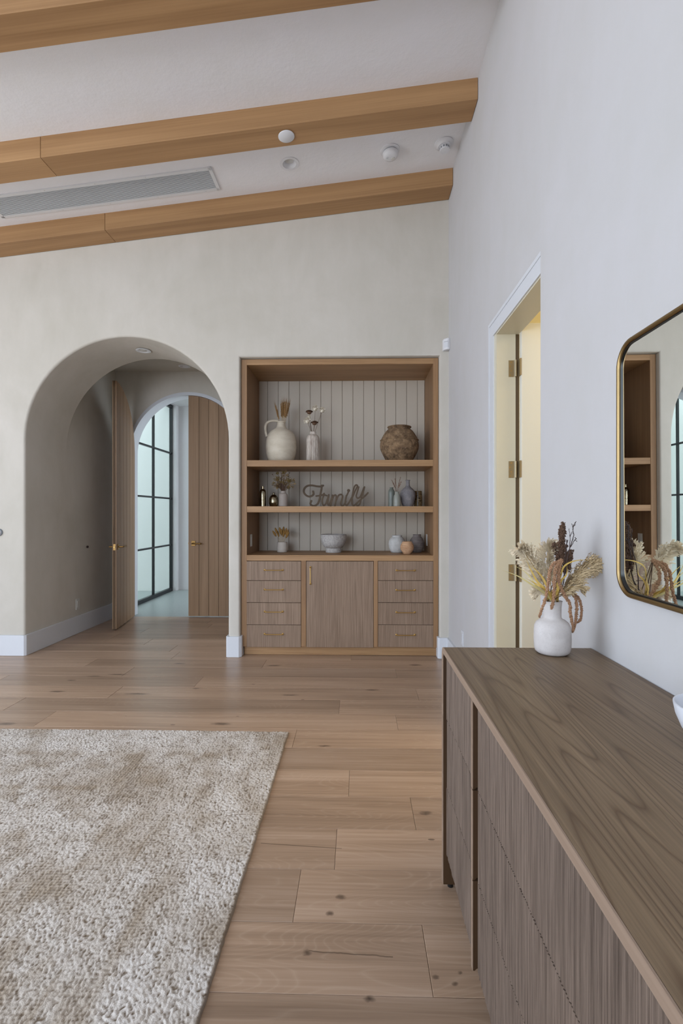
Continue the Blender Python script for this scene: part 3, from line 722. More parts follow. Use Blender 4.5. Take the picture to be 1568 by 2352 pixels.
# ------------------------------------------------------------------ vestibule and courtyard beyond
XW = -3.14
tag(obj('floor_vestibule', B(-3.5, .4, YH + .02, YV + .3, -.05, -.001), 'concrete'), 'grey polished concrete floor beyond the arched doors', 'floor', kind=S)
mb = MB(); mb.box(-3.3, -.4, YV, YV + .1, 0, 3.3); mb.box(-3.157, -3.05, YV - .1, YV, 0, 3.3); mb.box(-.5, -.4, YH + .2, YH + .4, 0, 3.3)
mb.box(XW - .1, -3.05, YH + .18, YH + .26, 0, 3.3); mb.box(XW - .1, XW + .06, YH + .2, YV, 3.13, 3.3)
tag(obj('wall_vestibule', mb, 'wall_white'), 'white wall of the vestibule beyond the arched doors', 'wall', kind=S)
tag(obj('ceiling_vestibule', B(-3.05, -.4, YH + .18, YV, 3.13, 3.23), 'wall_white'), 'white ceiling of the vestibule', 'ceiling', kind=S)
tag(obj('ground_courtyard', B(-9, -3.2, YH - 1, 9, -.06, -.002), 'concrete'), 'pale courtyard paving outside the steel window', 'ground', kind=S)
mb = MB(); mb.box(-9, -3.158, 8.2, 8.36, 0, 3.6); mb.box(-9, -8.8, 4.6, 8.1, 0, 3.6)
tag(obj('wall_courtyard', mb, 'stucco'), 'bright white stucco courtyard wall outside the steel window', 'wall', kind=S)
w1 = thing('window_1', 'tall black steel window with rectangular panes beyond the arched doors', 'window', (XW, 7.3, 0), kind=S)
ys = [6.40, 6.79, 7.50, 8.21]; zs_ = [.04, .777, 1.556, 2.317, 3.09]
mb = MB(); fx0, fx1 = XW - .02, XW + .03
mb.box(fx0, fx1, ys[0], ys[0] + .05, 0, 3.13); mb.box(fx0, fx1, ys[-1] - .0, ys[-1] + .06, 0, 3.13); mb.box(fx0, fx1, ys[0], ys[-1] + .05, 0, .055); mb.box(fx0, fx1, ys[0], ys[-1] + .05, 3.08, 3.13)
obj('window_frame', mb, 'black', w1, bevel=.002)
for y_ in ys[1:3]: obj('muntin', B(XW - .012, XW + .02, y_ - .014, y_ + .014, .05, 3.1), 'black', w1)
for z_ in zs_[1:4]: obj('muntin', B(XW - .012, XW + .0195, ys[0] + .02, ys[-1] + .02, z_ - .013, z_ + .013), 'black', w1)
for i in range(3):
    for j in range(4):
        obj('pane', B(XW - .002, XW + .002, ys[i] + .015, ys[i + 1] - .0, zs_[j] + .005, zs_[j + 1] - .005), 'glass', w1)

# ------------------------------------------------------------------ rug
def rug():
    import numpy as np
    rng = np.random.default_rng(4)
    x0, x1, y0, y1 = -3.0, -.403, -.1, 2.903
    sp = .0028; nx, ny = int((x1 - x0) / sp), int((y1 - y0) / sp)
    gx, gy = np.meshgrid(np.linspace(x0, x1, nx + 1), np.linspace(y0, y1, ny + 1))
    def vn(cx, cy, sk=0.0):           # smooth value noise with cell size cx, cy
        u = (gx - x0 + sk * (gy - y0)) / cx + 40; v = (gy - y0) / cy + 40
        iu, iv = np.floor(u).astype(int), np.floor(v).astype(int); fu, fv = u - iu, v - iv
        fu = fu * fu * (3 - 2 * fu); fv = fv * fv * (3 - 2 * fv)
        L = rng.random((iv.max() + 2, iu.max() + 2)) * 2 - 1
        return (L[iv, iu] * (1 - fu) + L[iv, iu + 1] * fu) * (1 - fv) + (L[iv + 1, iu] * (1 - fu) + L[iv + 1, iu + 1] * fu) * fv
    big = .5 * vn(.34, .5, .2) + .38 * vn(.12, .2, .3) + .3 * vn(.05, .07)
    lines = np.abs(vn(.10, .9, .15)) < .07
    nub = .60 * vn(.0048, .0082, .3) + .5 * vn(.0042, .0056, -.2) + .22 * vn(.011, .020, .3)
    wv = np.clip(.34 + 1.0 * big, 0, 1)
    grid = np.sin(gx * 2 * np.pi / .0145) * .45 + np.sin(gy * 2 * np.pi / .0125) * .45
    tan_ramp = np.clip((x1 - gx - .25) / .9, 0, 1) * np.clip((y1 - gy - .3) / 1.1, 0, 1)  # tan tone rises inward from the right and far edges
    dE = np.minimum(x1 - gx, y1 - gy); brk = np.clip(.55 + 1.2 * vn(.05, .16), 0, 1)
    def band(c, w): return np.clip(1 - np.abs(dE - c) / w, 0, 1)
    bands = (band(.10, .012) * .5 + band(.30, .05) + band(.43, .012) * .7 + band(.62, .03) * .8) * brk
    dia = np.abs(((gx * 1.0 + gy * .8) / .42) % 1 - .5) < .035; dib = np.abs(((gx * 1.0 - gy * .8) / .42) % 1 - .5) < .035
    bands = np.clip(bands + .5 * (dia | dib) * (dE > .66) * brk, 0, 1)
    wv = np.clip(wv + .40 * tan_ramp + .45 * bands, 0, 1)
    h = nub * (1.15 - .55 * wv) + grid * wv * .40 - .30 * wv - .18 * lines * (wv > .35)
    pile = np.clip(.64 + .62 * h, 0, 1)
    z = .0125 + .0032 * h
    e = np.minimum(np.minimum(np.arange(nx + 1), nx - np.arange(nx + 1))[None, :], np.minimum(np.arange(ny + 1), ny - np.arange(ny + 1))[:, None])
    z = np.where(e == 0, .001, np.where(e == 1, .007, z)); pile = np.where(e <= 1, .25, pile)
    wob = .0028 * vn(.014, .02); X = gx + np.where(e < 3, wob, wob * .4); Yv = gy + np.where(e < 3, .0025 * vn(.02, .014), 0)
    co = np.stack([X, Yv, z], -1).astype(np.float32).reshape(-1)
    w = nx + 1; a = (np.arange(ny)[:, None] * w + np.arange(nx)[None, :]).reshape(-1)
    loops = np.stack([a, a + 1, a + w + 1, a + w], -1).astype(np.int32).reshape(-1); nf = len(a)
    me = bpy.data.meshes.new('area_rug'); me.vertices.add(len(co) // 3); me.vertices.foreach_set('co', co)
    me.loops.add(nf * 4); me.loops.foreach_set('vertex_index', loops)
    me.polygons.add(nf); me.polygons.foreach_set('loop_start', np.arange(0, nf * 4, 4, dtype=np.int32))
    me.update(calc_edges=True)
    at2 = me.attributes.new('pile', 'FLOAT', 'POINT'); at2.data.foreach_set('value', pile.astype(np.float32).reshape(-1))
    at3 = me.attributes.new('worn_tan', 'FLOAT', 'POINT'); at3.data.foreach_set('value', wv.astype(np.float32).reshape(-1))
    me.polygons.foreach_set('use_smooth', np.ones(nf, dtype=bool))
    o = bpy.data.objects.new('area_rug', me); COL.objects.link(o); me.materials.append(M['rug'])
    tag(o, 'ivory and taupe textured wool area rug lying on the oak floor', 'rug')
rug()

# ------------------------------------------------------------------ dresser
DX0, DX1, DZT = .297, .803, .838
DYF, DYN = 1.737, .02
dr = thing('dresser', 'long brown oak dresser with reeded drawer fronts against the right wall', 'dresser', (.55, .9, 0))
def wf(off, r, n=8):
    """waterfall outline in the YZ plane: over the top and down the far and near ends"""
    yF, yN, zt = DYF - off, DYN + off, DZT - off
    pts = [(yN, .014)]
    pts += [(yN + r - r * math.cos(a), zt - r + r * math.sin(a)) for a in [PI / 2 * k / n for k in range(n + 1)]]
    pts += [(yF - r + r * math.sin(a), zt - r + r * math.cos(a)) for a in [PI / 2 * k / n for k in range(n + 1)]]
    pts += [(yF, .014)]; return pts
o_, i_ = wf(0, .03), wf(.021, .010)
top = obj('top_panel', MB().prism(o_ + i_[::-1], 0, DX0 + .0035, DX1), 'dresser_top', dr, smooth=35)
obj('front_edge', MB().prism(o_ + i_[::-1], 0, DX0, DX0 + .0045), 'dresser_edge', dr, smooth=35, bevel=.001)
obj('end_lining', B(DX0 + .002, DX1, DYF - .0225, DYF - .0205, .014, DZT - .03), 'dresser_side', dr)
obj('carcass', B(.335, DX1 - .01, DYN + .03, DYF - .025, .13, DZT - .022), 'dresser_side', dr)
obj('under_panel', B(.325, DX1 - .02, DYN + .03, DYF - .023, .118, .131), 'dresser_side', dr)
for y_ in (DYF - .011, DYN + .011):
    for x_ in (.325, .77): obj('glide', MB().lathe([(.010, .001), (.010, .014)], (x_, y_, 0), 12), 'blackp', dr)
colY = [(DYF - .0225, 1.2925), (1.2768, .870), (.868, .462), (.447, DYN + .03)]
zsp = [(.5875, .8165), (.3535, .5850), (.119, .351)]
def reeded(ya, yb, z0, z1, seed):
    """corrugated drawer front: vertical reeds, a little irregular"""
    rnd = random.Random(seed); mb = MB(); pitch = .0066; n = max(1, int(round((ya - yb) / pitch))); pts = []
    for i in range(n):
        y = ya - (ya - yb) * i / n; w = (ya - yb) / n; d = .0016 + rnd.random() * .0022
        pts += [(.3125, y - w * .05), (.3125 - d * .8, y - w * .28), (.3125 - d, y - w * .5), (.3125 - d * .7, y - w * .75)]
    pts.append((.3125, yb)); m = len(pts)
    vs = [(p[0], p[1], z) for z in (z0, z1) for p in pts] + [(.334, ya, z0), (.334, yb, z0), (.334, ya, z1), (.334, yb, z1)]
    fs = [(i, i + 1, m + i + 1, m + i) for i in range(m - 1)]
    A = 2 * m
    fs += [tuple([A] + list(range(m)) + [A + 1])[::-1], tuple([A + 2] + list(range(m, 2 * m)) + [A + 3]), (A, A + 2, m, 0), (m - 1, 2 * m - 1, A + 3, A + 1), (A, A + 1, A + 3, A + 2)]
    return mb.add(vs, fs)
for ci, (ya, yb) in enumerate(colY):
    for zi, (z0, z1) in enumerate(zsp):
        d_ = obj('drawer', reeded(ya, yb, z0, z1, ci * 7 + zi), 'dresser_front', dr)
        if ci in (0, 2):     # finger pull: slim vertical blade on the near edge, hollowed foot
            y_ = yb - .0002
            mb = MB(); e = .004
            prof = [(.335, z1), (DX0 + .001, z1), (DX0 + .001, z0 + .001), (DX0 + .006, z0 - .000), (DX0 + .012, z0 + .006), (.335, z0 + .006)]
            mb.prism([(p[0], p[1]) for p in prof], 1, y_ - .0145, y_)
            bl = obj('pull_blade', mb, 'dresser_side', d_, bevel=.001)
            obj('blade_edge', B(DX0 + .0002, DX0 + .0018, y_ - .0148, y_, z0 + .001, z1), 'dresser_edge', bl)

# ------------------------------------------------------------------ mirror
def rrect(y0, y1, z0, z1, r, n=10):
    pts = []
    for cy, cz_, a0 in ((y1 - r, z1 - r, 0), (y0 + r, z1 - r, PI / 2), (y0 + r, z0 + r, PI), (y1 - r, z0 + r, 1.5 * PI)):
        pts += [(cy + r * math.cos(a0 + PI / 2 * k / n), cz_ + r * math.sin(a0 + PI / 2 * k / n)) for k in range(n + 1)]
    return pts
MY0, MY1, MZ0, MZ1 = .28, 1.512, 1.056, 1.809
mi = thing('wall_mirror', 'wide brass framed mirror with rounded corners above the dresser', 'mirror', (.79, MY1, MZ0))
def loft(sections):
    mb = MB(); n = len(sections[0]); vs = [p for s_ in sections for p in s_]; m = len(sections)
    fs = [(j * n + i, j * n + (i + 1) % n, ((j + 1) % m) * n + (i + 1) % n, ((j + 1) % m) * n + i) for j in range(m) for i in range(n)]
    return mb.add(vs, fs)
FW = .0135
secs = []
prof = [(0, .806), (0, .789), (.0012, .7855), (.004, .7832), (.0075, .7827), (.0105, .784), (FW - .0005, .7865), (FW, .789), (FW, .806)]
for d_, x_ in prof:
    rr = rrect(MY0 + d_, MY1 - d_, MZ0 + d_, MZ1 - d_, .075 - d_)
    secs.append([(x_, p[0], p[1]) for p in rr])
obj('frame', loft(secs), 'mirror_brass', mi, smooth=50)
secs = []
for d_, x_ in ((FW - .001, .80), (FW - .001, .7895), (FW + .004, .7895), (FW + .004, .80)):
    secs.append([(x_, p[0], p[1]) for p in rrect(MY0 + d_, MY1 - d_, MZ0 + d_, MZ1 - d_, .075 - d_)])
obj('inner_rim', loft(secs), 'blackp', mi, smooth=50)
mb = MB(); rr = rrect(MY0 + .014, MY1 - .014, MZ0 + .014, MZ1 - .014, .062)
mb.prism(rr, 0, .7955, .7995)
gm = obj('mirror_glass', mb, 'mirror', mi)
MA, MT = math.radians(-.29), math.radians(-.20)
piv = Vector((.80, MY1, MZ0))
mi_rot = Matrix.Translation(piv) @ Matrix.Rotation(MA, 4, 'Z') @ Matrix.Rotation(MT, 4, 'Y') @ Matrix.Translation(-piv)
for v in gm.data.vertices: v.co = mi_rot @ v.co

# ------------------------------------------------------------------ vase with dried arrangement on the dresser
VC = Vector((.647, 1.648, DZT)); VY = VC.y
vp = lambda x, y, d=0: at(x, y, VY + d)
def c8(x, y, d=0): return vp(1140 + x / 5.6, 1180 + y / 5.6, d)      # close-up coordinates
k_ = VY / F
prof = [(.030, .0), (.047, .002), (.054, .008), (.0575, .02), (.0585, .05), (.058, .075), (.0565, .09), (.051, .102), (.040, .111), (.031, .115), (.0278, .12), (.0275, .13), (.028, .155), (.030, .170), (.0315, .1735), (.0295, .174), (.026, .170), (.0235, .15), (.0235, .12), (.001, .118)]
vz = obj('vase', MB().lathe(prof, (0, 0, 0), 48), 'white_vase', smooth=45); vz.location = VC
tag(vz, 'white speckled bottle vase on the dresser holding tall dried stems', 'vase')
mouth = VC + Vector((0, 0, .165)); foot = VC + Vector((0, 0, .125))
def bez(pts, n=14):
    """Catmull-Rom through points"""
    P = [Vector(p) for p in pts]; P = [P[0] * 2 - P[1]] + P + [P[-1] * 2 - P[-2]]; out = []
    for i in range(1, len(P) - 2):
        for k in range(n):
            t = k / n; a, b, c, d = P[i - 1:i + 3]
            out.append(.5 * ((2 * b) + (c - a) * t + (2 * a - 5 * b + 4 * c - d) * t * t + (3 * b - a - 3 * c + d) * t ** 3))
    out.append(P[-2]); return out
def rv(s): return Vector((U(-s, s), U(-s, s), U(-s, s)))
def base_pt(i): a = i * 2.1; return foot + Vector((.012 * math.cos(a), .012 * math.sin(a), 0))
def lip_pt(i): a = i * 2.1; return mouth + Vector((.017 * math.cos(a), .017 * math.sin(a), .008))
def tuft(mb, p, d, L, w, n=5):
    """one feathery tuft: soft tapering spindle of thin crossed slivers along direction d"""
    d = d.normalized(); s = d.orthogonal().normalized(); s = Matrix.Rotation(U(0, 6.28), 3, d) @ s
    q = d.cross(s)
    for k in range(n):
        dd = (d + s * U(-.38, .38) + q * U(-.38, .38)).normalized(); ww = dd.orthogonal().normalized() * w * U(.6, 1.2)
        l = L * U(.6, 1.15); m = p + dd * l * .45 + Vector((0, 0, -.03 * l)); e = p + dd * l + Vector((0, 0, -.18 * l))
        mb.add([p - ww * .4, p + ww * .4, m + ww, m - ww, e], [(0, 1, 2, 3), (3, 2, 4)])
def plume(name, label, cat, pts, i, mat, width, nb, tl, tw, start=.35, flat=.35, stemmat='straw', nt=7, tn=4, side=None, spreadang=.9):
    path = bez([base_pt(i), lip_pt(i)] + pts); m = len(path)
    T = thing(name, label, cat, foot[:])
    obj('stem', MB().tube(path, [.0022 * (1 - .6 * k / m) for k in range(m)], 5), stemmat, T, smooth=50)
    mb = MB(); s0 = int(m * start)
    for b in range(nb):
        f = b / nb; k = s0 + (m - 1 - s0) * f; k0 = int(k); p = path[k0].lerp(path[min(k0 + 1, m - 1)], k - k0)
        d = (path[min(k0 + 1, m - 1)] - path[max(k0 - 1, 0)]).normalized()
        view = Vector((p.x, p.y, 0)).normalized(); sd = d.cross(view).normalized() * (1 if R() < .5 else -1)
        dep = view * U(-1, 1) * flat
        env = width * (math.sin(PI * min(1, .12 + f * .88)) ** .55) * U(.55, 1.08)
        br = (d * U(.75, 1.25) + (sd * U(.15, 1) + dep) * spreadang).normalized()
        q = p.copy(); cur = br
        for t_ in range(nt):
            ff = t_ / nt
            q2 = q + cur * env / nt; cur = (cur + d * .05 + Vector((0, 0, -.05)) + rv(.08)).normalized()
            if t_ > 0: tuft(mb, q2, cur + rv(.25), tl * (1.15 - .5 * ff), tw, tn)
            q = q2
    obj('plume', mb, mat, T, kind='stuff')
    return T
random.seed(21)
plume('pampas_stem', 'fluffy white pampas plume leaning far left in the dresser vase', 'dried pampas', [c8(600, 900, .02), c8(480, 680, .02), c8(370, 520, .01), c8(320, 465, 0)], 1, 'pampas_w', .052, 230, .017, .0019, .36, nt=6)
plume('pampas_stem', 'fluffy white pampas plume standing behind the brown seed heads', 'dried pampas', [c8(690, 850, .05), c8(650, 650, .05), c8(660, 500, .05), c8(730, 430, .05)], 2, 'pampas_w', .052, 240, .017, .0019, .34, nt=6)
plume('pampas_stem', 'small white pampas plume drooping low on the left of the vase', 'dried pampas', [c8(640, 1010, -.01), c8(570, 1000, -.01), c8(480, 1030, -.02)], 3, 'pampas_w', .030, 70, .014, .0017, .42, nt=5)
plume('pampas_stem', 'beige pampas plume arching right toward the mirror', 'dried pampas', [c8(870, 980, .0), c8(1010, 820, .0), c8(1160, 700, .0), c8(1300, 640, 0)], 4, 'pampas_b', .058, 230, .014, .0016, .34, nt=7, spreadang=.8)
plume('pampas_stem', 'beige pampas plume drooping to the right under the larger one', 'dried pampas', [c8(880, 1000, -.02), c8(1000, 930, -.02), c8(1120, 960, -.02)], 5, 'pampas_b', .042, 80, .013, .0015, .38, nt=5)
def seedhead(name, label, pts, i, mat, width, nseed, r, start=.5, branches=10, brl=.05, stem='twig', cat='dried seed head'):
    path = bez([base_pt(i), lip_pt(i)] + pts); m = len(path); T = thing(name, label, cat, foot[:])
    obj('stem', MB().tube(path, [.0022 * (1 - .5 * k / m) for k in range(m)], 6), stem, T, smooth=50)
    mb = MB(); s0 = int(m * start)
    for b in range(branches):
        f = b / branches; k = int(s0 + (m - 1 - s0) * f); p = path[k]; d = (path[min(k + 1, m - 1)] - path[max(k - 1, 0)]).normalized()
        br = (d * 1.5 + rv(.9)).normalized(); L = brl * (1 - .45 * f) * U(.6, 1.1)
        for s_ in range(nseed):
            t_ = s_ / nseed; q = p + br * L * t_ + rv(width * (.35 + .65 * math.sin(PI * min(1, t_ + .1))))
            mb.octa(q, r * U(.7, 1.3), 1.3)
    obj('seeds', mb, mat, T, kind='stuff'); return T
random.seed(5)
seedhead('seed_head_stem', 'tall dense brown seed head rising highest in the dresser vase', [c8(800, 900, .01), c8(835, 600, .02), c8(840, 380, .02), c8(850, 160, .02)], 6, 'sorghum', .0078, 60, .0021, .52, 40, .032)
seedhead('seed_head_stem', 'short brown seed head just left of the tallest one', [c8(780, 900, .03), c8(775, 600, .03), c8(740, 370, .03)], 7, 'sorghum', .0050, 36, .0018, .70, 14, .024)
seedhead('seed_head_stem', 'brown seed head leaning right behind the pale blade', [c8(840, 950, .01), c8(880, 760, .01), c8(920, 620, .01), c8(940, 500, .01)], 8, 'sorghum', .0075, 44, .0019, .58, 26, .03)
# twigs
random.seed(8)
def twig(label, main, subs, i):
    T = thing('twig', label, 'twig', foot[:]); mb = MB()
    def br(P, r0):
        path = bez(P, 6); path = [p + rv(.0012) for p in path]; m = len(path); mb.tube(path, [r0 * (1 - .55 * k / m) for k in range(m)], 5)
        for q in path[2::3]: mb.octa(q, r0 * 1.25)
    br([base_pt(i), lip_pt(i)] + main, .0020)
    for s_ in subs: br(s_, .0013)
    obj('branches', mb, 'twig', T, smooth=60)
twig('dark bare twig forking high at the right of the seed heads', [c8(870, 760, -.02), c8(930, 480, -.02), c8(985, 300, -.02), c8(985, 180, -.02), c8(1020, 100, -.02)],
     [[c8(930, 480, -.02), c8(945, 320, -.02), c8(935, 185, -.02)], [c8(950, 430, -.02), c8(1000, 345, -.02), c8(1035, 360, -.02)], [c8(1000, 345, -.02), c8(1022, 325, -.02), c8(1010, 305, -.02)], [c8(985, 190, -.02), c8(965, 125, -.02)], [c8(985, 160, -.02), c8(1015, 140, -.02)], [c8(940, 300, -.02), c8(975, 230, -.02)]], 9)
twig('dark bare twig standing close behind the amaranth', [c8(850, 850, .0), c8(880, 600, .0), c8(905, 380, 0), c8(915, 340, 0)], [[c8(880, 600, 0), c8(960, 560, 0)], [c8(893, 450, 0), c8(900, 350, 0), c8(885, 330, 0)]], 10)
# blades
def blade(label, pts, w, mat, i):
    path = bez([base_pt(i), lip_pt(i)] + pts, 8); m = len(path); mb = MB(); vs = []
    for k, p in enumerate(path):
        d = (path[min(k + 1, m - 1)] - path[max(k - 1, 0)]).normalized(); view = Vector((p.x, p.y, -.2)).normalized()
        s_ = d.cross(view).normalized(); f = k / (m - 1); ww = w * (math.sin(PI * min(1, .15 + .85 * f)) ** .7) * (1 - f ** 4) + .0003
        nrm = s_.cross(d) * .25 * ww
        vs += [p - s_ * ww, p + nrm, p + s_ * ww, p + nrm * .2 - view * 0 + s_.cross(d) * -.0003]
    fs = []
    for k in range(m - 1):
        a = 4 * k; fs += [(a, a + 1, a + 5, a + 4), (a + 1, a + 2, a + 6, a + 5), (a + 2, a + 3, a + 7, a + 6), (a + 3, a, a + 4, a + 7)]
    o = obj('grass_blade', mb.add(vs, fs), mat, smooth=60, origin=foot); tag(o, label, 'dried blade')
blade('long pale yellow blade reaching farthest left across the door hinge', [c8(600, 1010, -.04), c8(450, 910, -.05), c8(270, 800, -.05), c8(75, 728, -.05)], .0034, 'leafp', 11)
blade('yellow blade just above the longest one on the left', [c8(600, 960, -.05), c8(500, 900, -.05), c8(370, 825, -.05)], .0036, 'leafy', 12)
blade('upright yellow blade crossing the white pampas', [c8(630, 980, -.05), c8(530, 880, -.05), c8(440, 720, -.05), c8(375, 575, -.05)], .0036, 'leafy', 13)
blade('orange yellow blade curving behind the amaranth on the left', [c8(650, 950, -.05), c8(590, 820, -.05), c8(500, 720, -.05), c8(420, 650, -.05)], .0030, 'leafy', 14)
blade('thin pale blade pointing to the lower door hinge', [c8(560, 980, -.04), c8(420, 800, -.04), c8(340, 730, -.04), c8(210, 660, -.04)], .0019, 'leafp', 15)
blade('curved yellow blade arching right over the beige pampas', [c8(800, 860, -.03), c8(860, 690, -.04), c8(960, 620, -.04), c8(1080, 596, -.04), c8(1170, 600, -.04)], .0026, 'leafy', 16)
blade('broad yellow blade standing right of the amaranth', [c8(790, 980, -.03), c8(830, 860, -.03), c8(900, 780, -.03), c8(905, 660, -.03)], .0042, 'leafy', 17)
blade('broad olive yellow blade beside the amaranth centre', [c8(780, 1000, -.03), c8(800, 850, -.03), c8(825, 720, -.03)], .0040, 'leafy', 18)
# amaranth tails
def tail(label, pts, r, i, withstem=True):
    path = bez(pts, 10); m = len(path); T = thing('amaranth_stem', label, 'dried amaranth', foot[:]); st = bez([base_pt(i), lip_pt(i), Vector(pts[0])], 8)
    obj('stem', MB().tube(st, .0014, 5), 'stem_brown', T, smooth=50); mb = MB()
    tot = sum((path[k + 1] - path[k]).length for k in range(m - 1)); n = int(tot / .0006)
    for s_ in range(n):
        f = s_ / n * (m - 1); k = int(f); p = path[k].lerp(path[min(k + 1, m - 1)], f - k)
        rr = r * (1 - .35 * (f / (m - 1)) ** 3) * (.85 + .25 * math.sin(f * 2.3))
        for q in range(4):
            a = U(0, 6.28); e = rv(1).normalized() * rr * U(.2, 1.0); mb.octa(p + e, .0021 * U(.6, 1.5), 1.1)
    obj('tail', mb, 'amaranth', T, kind='stuff')
random.seed(9)
tail('rusty amaranth tail hanging to the left of the vase neck', [c8(830, 600, -.06), c8(720, 660, -.07), c8(680, 780, -.075), c8(660, 920, -.075), c8(630, 1080, -.075), c8(580, 1230, -.075), c8(548, 1330, -.07)], .0058, 19)
tail('rusty amaranth tail hanging straight down the vase neck', [c8(835, 600, -.06), c8(760, 700, -.075), c8(745, 850, -.08), c8(740, 1000, -.08), c8(728, 1130, -.075), c8(706, 1220, -.07)], .0066, 20)
tail('rusty amaranth tail sweeping down the right side of the vase', [c8(838, 600, -.06), c8(800, 740, -.07), c8(810, 900, -.07), c8(880, 1060, -.06), c8(940, 1160, -.05), c8(950, 1300, -.03), c8(975, 1420, -.02), c8(985, 1500, -.02)], .0058, 21)
tail('looping rusty amaranth tail hanging beyond the right of the vase', [c8(930, 1010, .0), c8(1010, 1070, -.0), c8(1030, 1200, -.01), c8(1020, 1330, -.01), c8(1010, 1430, -.01), c8(975, 1520, -.01)], .0054, 22)
tail('outermost rusty amaranth tail under the beige pampas', [c8(940, 1000, .01), c8(1050, 1080, .01), c8(1088, 1200, .01), c8(1085, 1340, .01), c8(1040, 1400, .01)], .0048, 23)

# white bowl at the right edge
prof = [(.035, 0), (.040, .003), (.052, .015), (.068, .035), (.078, .06), (.0815, .078), (.082, .083), (.079, .0835), (.076, .078), (.072, .06), (.06, .036), (.042, .018), (.001, .012)]
o = obj('bowl', MB().lathe(prof, (0, 0, 0), 48), 'white_bowl', smooth=50); o.location = (.713, .977, DZT)
tag(o, 'white bowl on the dresser cut off by the right photo edge', 'bowl')

# ------------------------------------------------------------------ things on the shelves
S1, S2, S3 = 1.791, 1.368, .921
def px(Yp): return Yp * 1.0 / F * .9975
def vessel(name, label, cat, xpx, Yc, z, prof_px, mat, scale, n=40, fn=None, group=None, crop=1.0, smooth=45, wall=True):
    """prof_px: (radius, height above base) in close-up pixels; crop = close-up pixels per photo pixel"""
    k = px(Yc) / crop
    pr = [(r_ * k, h_ * k) for r_, h_ in prof_px]
    if wall:
        rt, ht = pr[-1]; pr += [(rt * .86, ht), (rt * .8, ht * .93), (rt * .78, ht * .82), (.0008, ht * .80)]
    pr = [(pr[0][0] * .9, 0)] + [(pr[0][0], .001)] + pr[1:]
    c = at(xpx, 1100, Yc)
    o = obj(name, MB().lathe(pr, (0, 0, 0), n, fn), mat, smooth=smooth); o.location = (c.x, Yc, z)
    tag(o, label, cat, group); return o
# top shelf ---------------------------------------------------------------
Y1 = 4.72
jx = 645.5
jug = vessel('jug', 'tall cream stoneware jug with a side handle on the top shelf', 'jug', jx, Y1, S1,
    [(205, 0), (232, 25), (262, 90), (285, 190), (292, 290), (288, 390), (275, 460), (250, 530), (205, 590), (145, 630), (105, 655), (86, 690), (78, 730), (76, 760), (84, 765), (84, 780), (76, 784)], 'jug', 1, crop=8.25)
def c1(x, y, d=0): return at(590 + x / 8.25, 900 + y / 8.25, Y1 + d)
mb = MB().tube(bez([c1(405, 555), c1(340, 548), c1(260, 555), c1(190, 590), c1(158, 660), c1(165, 760), c1(190, 850)], 6), [.0125 + .0015 * math.sin(i) * 0 for i in range(37)], 10)
obj('handle', MB().add([Vector(v) for v in mb.v], mb.f), 'jug', jug, smooth=60)
rib = vessel('bottle_vase', 'slim vertically ribbed stone bottle vase beside the jug', 'vase', 718.5, Y1, S1,
    [(112, 0), (119, 12), (120, 200), (120, 420), (118, 470), (104, 505), (80, 525), (60, 535), (56, 545), (60, 560), (60, 578), (56, 584)], 'ribbed', 1, crop=8.25, n=88,
    fn=lambda a, z: 1 + (.045 * math.cos(a * 22) if z < .235 else 0))
aged = vessel('pot', 'large weathered brown clay pot with rope band on the top shelf', 'pot', 916.6, Y1, S1,
    [(275, 0), (300, 40), (345, 120), (392, 210), (425, 290), (436, 370), (430, 440), (418, 480), (434, 492), (432, 505), (410, 515), (385, 570), (345, 640), (300, 700), (262, 735), (238, 745), (240, 760), (262, 775), (272, 790), (262, 806), (240, 812)], 'aged', 1, crop=9.8, n=56,
    fn=lambda a, z: 1 + .006 * math.sin(a * 3 + 1) + .004 * math.sin(7 * a + z * 30) + (.012 * math.sin(a * 26) if .195 < z < .222 else 0))
# wheat
random.seed(31)
jc = at(jx, 1000, Y1)
ears = [(345, 250, 430, 520), (375, 330, 440, 520), (455, 215, 470, 515), (480, 190, 480, 515), (505, 180, 490, 515), (530, 175, 500, 515), (560, 170, 505, 515), (590, 190, 515, 515), (620, 200, 525, 515), (580, 260, 515, 515), (490, 260, 480, 515), (545, 250, 505, 515)]
for i, (tx, ty_, bx_, by_) in enumerate(ears):
    d = U(-.03, .03); tip = c1(tx, ty_, d); b0 = c1(bx_, by_ + 40, d * .3); b0.z = S1 + .36
    T = thing('wheat_stalk', 'golden dried wheat stalk standing in the cream jug', 'wheat', (b0.x, b0.y, b0.z), 'wheat stalks in the cream jug')
    v = tip - b0; L = v.length; obj('stalk', MB().tube([b0 - v * .25, b0 + v * .45], .0012, 5), 'straw', T)
    mb = MB(); s_ = v.orthogonal().normalized(); q_ = v.normalized().cross(s_); u = v.normalized()
    for k in range(24):
        f = .42 + .55 * k / 24; p = b0 + v * f; a = k * 2.4
        mb.blob(p + (s_ * math.cos(a) + q_ * math.sin(a)) * .0032, .0042, (.8, .8, 2.0), 5, 4)
        e = u * .075 + (s_ * math.cos(a) + q_ * math.sin(a)) * U(.004, .016)
        w_ = (s_ * .0009); mb.add([p - w_, p + w_, p + e], [(0, 1, 2)])
    obj('ear', mb, 'wheat', T, smooth=60)
